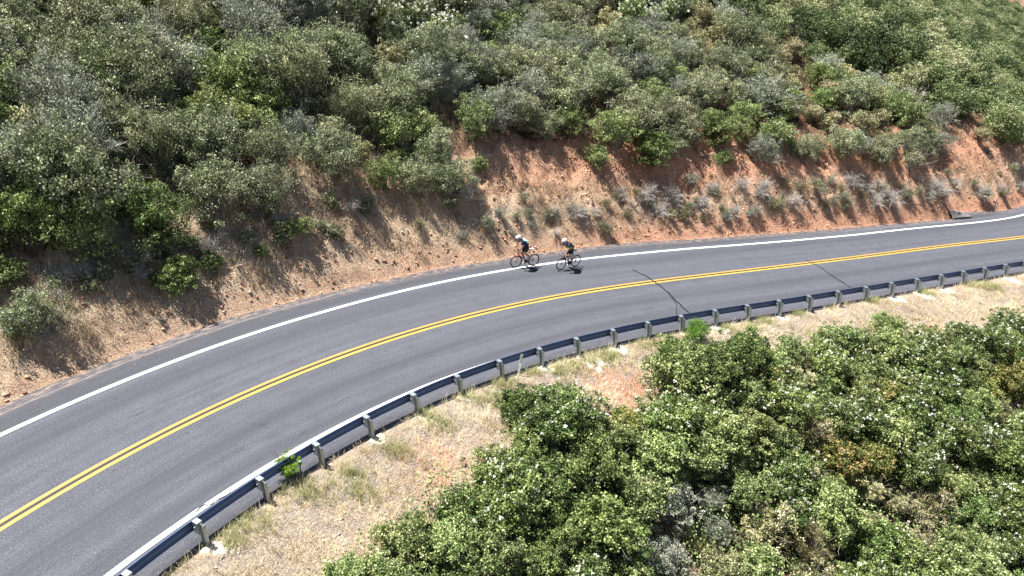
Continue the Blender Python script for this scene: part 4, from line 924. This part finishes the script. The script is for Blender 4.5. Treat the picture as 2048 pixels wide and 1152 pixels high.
    bp0, bp1 = hip.lerp(sh_, .12), hip.lerp(sh_, .93); upv = Vector((-(sh_ - hip).z, 0, (sh_ - hip).x)).normalized()
    seg('back_panel', [bp0 + upv * .062, hip.lerp(sh_, .5) + Vector((-.03, 0, .035)) + upv * .075, bp1 + upv * .066], [(.150, .110), (.155, .112), (.165, .104)], cols['back'])
    if 'side' in cols:
        for y in (-1, 1): seg('side_panel', [hip.lerp(sh_, .10) + Vector((.02, y * .060, .0)), hip.lerp(sh_, .5) + Vector((.03, y * .070, -.01)), hip.lerp(sh_, .86) + Vector((.06, y * .075, -.04))], [(.130, .130), (.128, .124), (.120, .105)], cols['side'])
    sv = [hip + Vector((0, 0, .02)), hip.lerp(sh_, .34)]; se = [(0, 1)]; sr = [(.178, .142), (.168, .138)]
    for k_ in ('l', 'r'):
        h0, k0 = Vector(V[ix['hj' + k_]]), Vector(J['kn' + k_]); n_ = len(sv); sv += [h0, h0.lerp(k0, .45), h0.lerp(k0, .78)]; se += [(0, n_), (n_, n_ + 1), (n_ + 1, n_ + 2)]; sr += [.128, .110, .090]
    skin('shorts', [tuple(v) for v in sv], se, sr, M_blackf, p, 0)
    for k_ in ('l', 'r'):
        an, kn = Vector(J['an' + k_]), Vector(J['kn' + k_]); seg('sock', [an.lerp(kn, .30), an.lerp(kn, .12), an + Vector((0, 0, -.01))], [.05, .042, .041], cols['sock'])
        seg('shoe', [an + Vector((-.05, 0, -.062)), an + Vector((0, 0, -.06)), an + Vector((.08, 0, -.08)), an + Vector((.16, 0, -.092))], [(.036, .034), (.042, .045), (.044, .034), (.032, .02)], cols['shoe'])
    # helmet with vents, glasses, hair at the nape
    Mh = Matrix.Rotation(R(J.get('tilt', 18)), 3, 'Y'); h_ = MB(); h_.ellipsoid(hd + Vector((-.012, 0, .035)), (.155, .112, .118), 20, 12, Mh, -.12); he = h_.build('helmet', M_helm, p, True)
    v_ = MB()
    for y in (-.045, 0, .045):
        for x in (-.07, 0, .065): c_ = Mh @ Vector((x, y, .118 * math.sqrt(max(0, 1 - (x / .155) ** 2 - (y / .112) ** 2)) - .001)); v_.ellipsoid(hd + Vector((-.012, 0, .035)) + c_, (.022, .008, .006), 8, 4, Mh)
    v_.build('vents', M_blackf, he)
    g = MB()
    for y in (-1, 1): g.ellipsoid(hd + Vector((.085, y * .034, .012)), (.014, .03, .018), 10, 6)
    g.build('sunglasses', M_glass, p, True); g = MB(); g.ellipsoid(hd + Vector((-.07, 0, -.03)), (.04, .075, .05), 10, 6); g.build('hair', M_hair, p, True)
    g = MB()
    for y in (-1, 1): g.ellipsoid(hd + Vector((-.002, y * .093, -.01)), (.016, .009, .028), 8, 6)
    g.build('ears', M_skin, p, True)
    return p
def ank(ca_, y): return (.41 + .17 * math.cos(ca_) - .09, y * .115, .27 + .17 * math.sin(ca_) + .115)
def bike_at(rear_px, front_px, **kw):
    rx, ry = road_pt(*rear_px); fx_, fy_ = road_pt(*front_px); yaw = math.atan2(fy_ - ry, fx_ - rx); mx, my = (rx + fx_) / 2, (ry + fy_) / 2
    lx, ly = mx - math.cos(yaw) * .495, my - math.sin(yaw) * .495
    b_ = bike('road_bicycle', (lx, ly, float(roadz(lx)) + .006), yaw, **kw)
    b_.rotation_euler = Matrix.Rotation(yaw, 3, 'Z').to_4x4().to_euler(); pitch_ = -math.atan(GR * math.cos(yaw))
    b_.rotation_euler = (Matrix.Rotation(yaw, 3, 'Z') @ Matrix.Rotation(pitch_, 3, 'Y') @ Matrix.Rotation(R(kw.get('lean', 0)), 3, 'X')).to_euler()
    return b_
ca1 = R(-60)
b1 = bike_at((1066, 531.5), (1030.6, 535.3), frame_m=M_blackp, fork_m=M_redp, saddle_m=M_whitep, bottle_m=M_bottle, label='black road bicycle with a red fork and white saddle', lean=-3, crank=ca1)
rider('person', b1, dict(hip=(.46, 0, 1.14), sh=(.82, 0, 1.49), head=(1.01, 0, 1.635), ell=(.90, .265, 1.21), elr=(.90, -.265, 1.21), wrl=(.955, .215, .985), wrr=(.955, -.215, .985),
                       knr=(.66, -.115, .74), knl=(.62, .115, .80), anr=ank(ca1, -1), anl=ank(ca1 + math.pi, 1), tilt=20),
      dict(jersey=M_navy, back=M_teal, sock=M_sock, shoe=M_shoe), 'cyclist in navy and aqua jersey and white helmet standing on the pedals, in front')
ca2 = R(-95)
b2 = bike_at((1151, 533.4), (1120, 540.6), frame_m=M_blackp, fork_m=M_blackp, saddle_m=M_blackp, bottle_m=M_clear, label='all black road bicycle with a black saddle', lean=-2, crank=ca2)
rider('person', b2, dict(hip=(.42, 0, 1.07), sh=(.77, 0, 1.43), head=(.96, 0, 1.58), ell=(.88, .275, 1.17), elr=(.88, -.265, 1.17), wrl=(.955, .215, .985), wrr=(.955, -.215, .985),
                       knr=(.56, -.115, .66), knl=(.66, .115, .80), anr=ank(ca2, -1), anl=ank(ca2 + math.pi, 1), tilt=24),
      dict(jersey=M_navy, back=M_navy, side=M_lime, sock=M_blue, shoe=M_shoe), 'cyclist in lime and navy jersey, blue socks and white helmet riding behind')
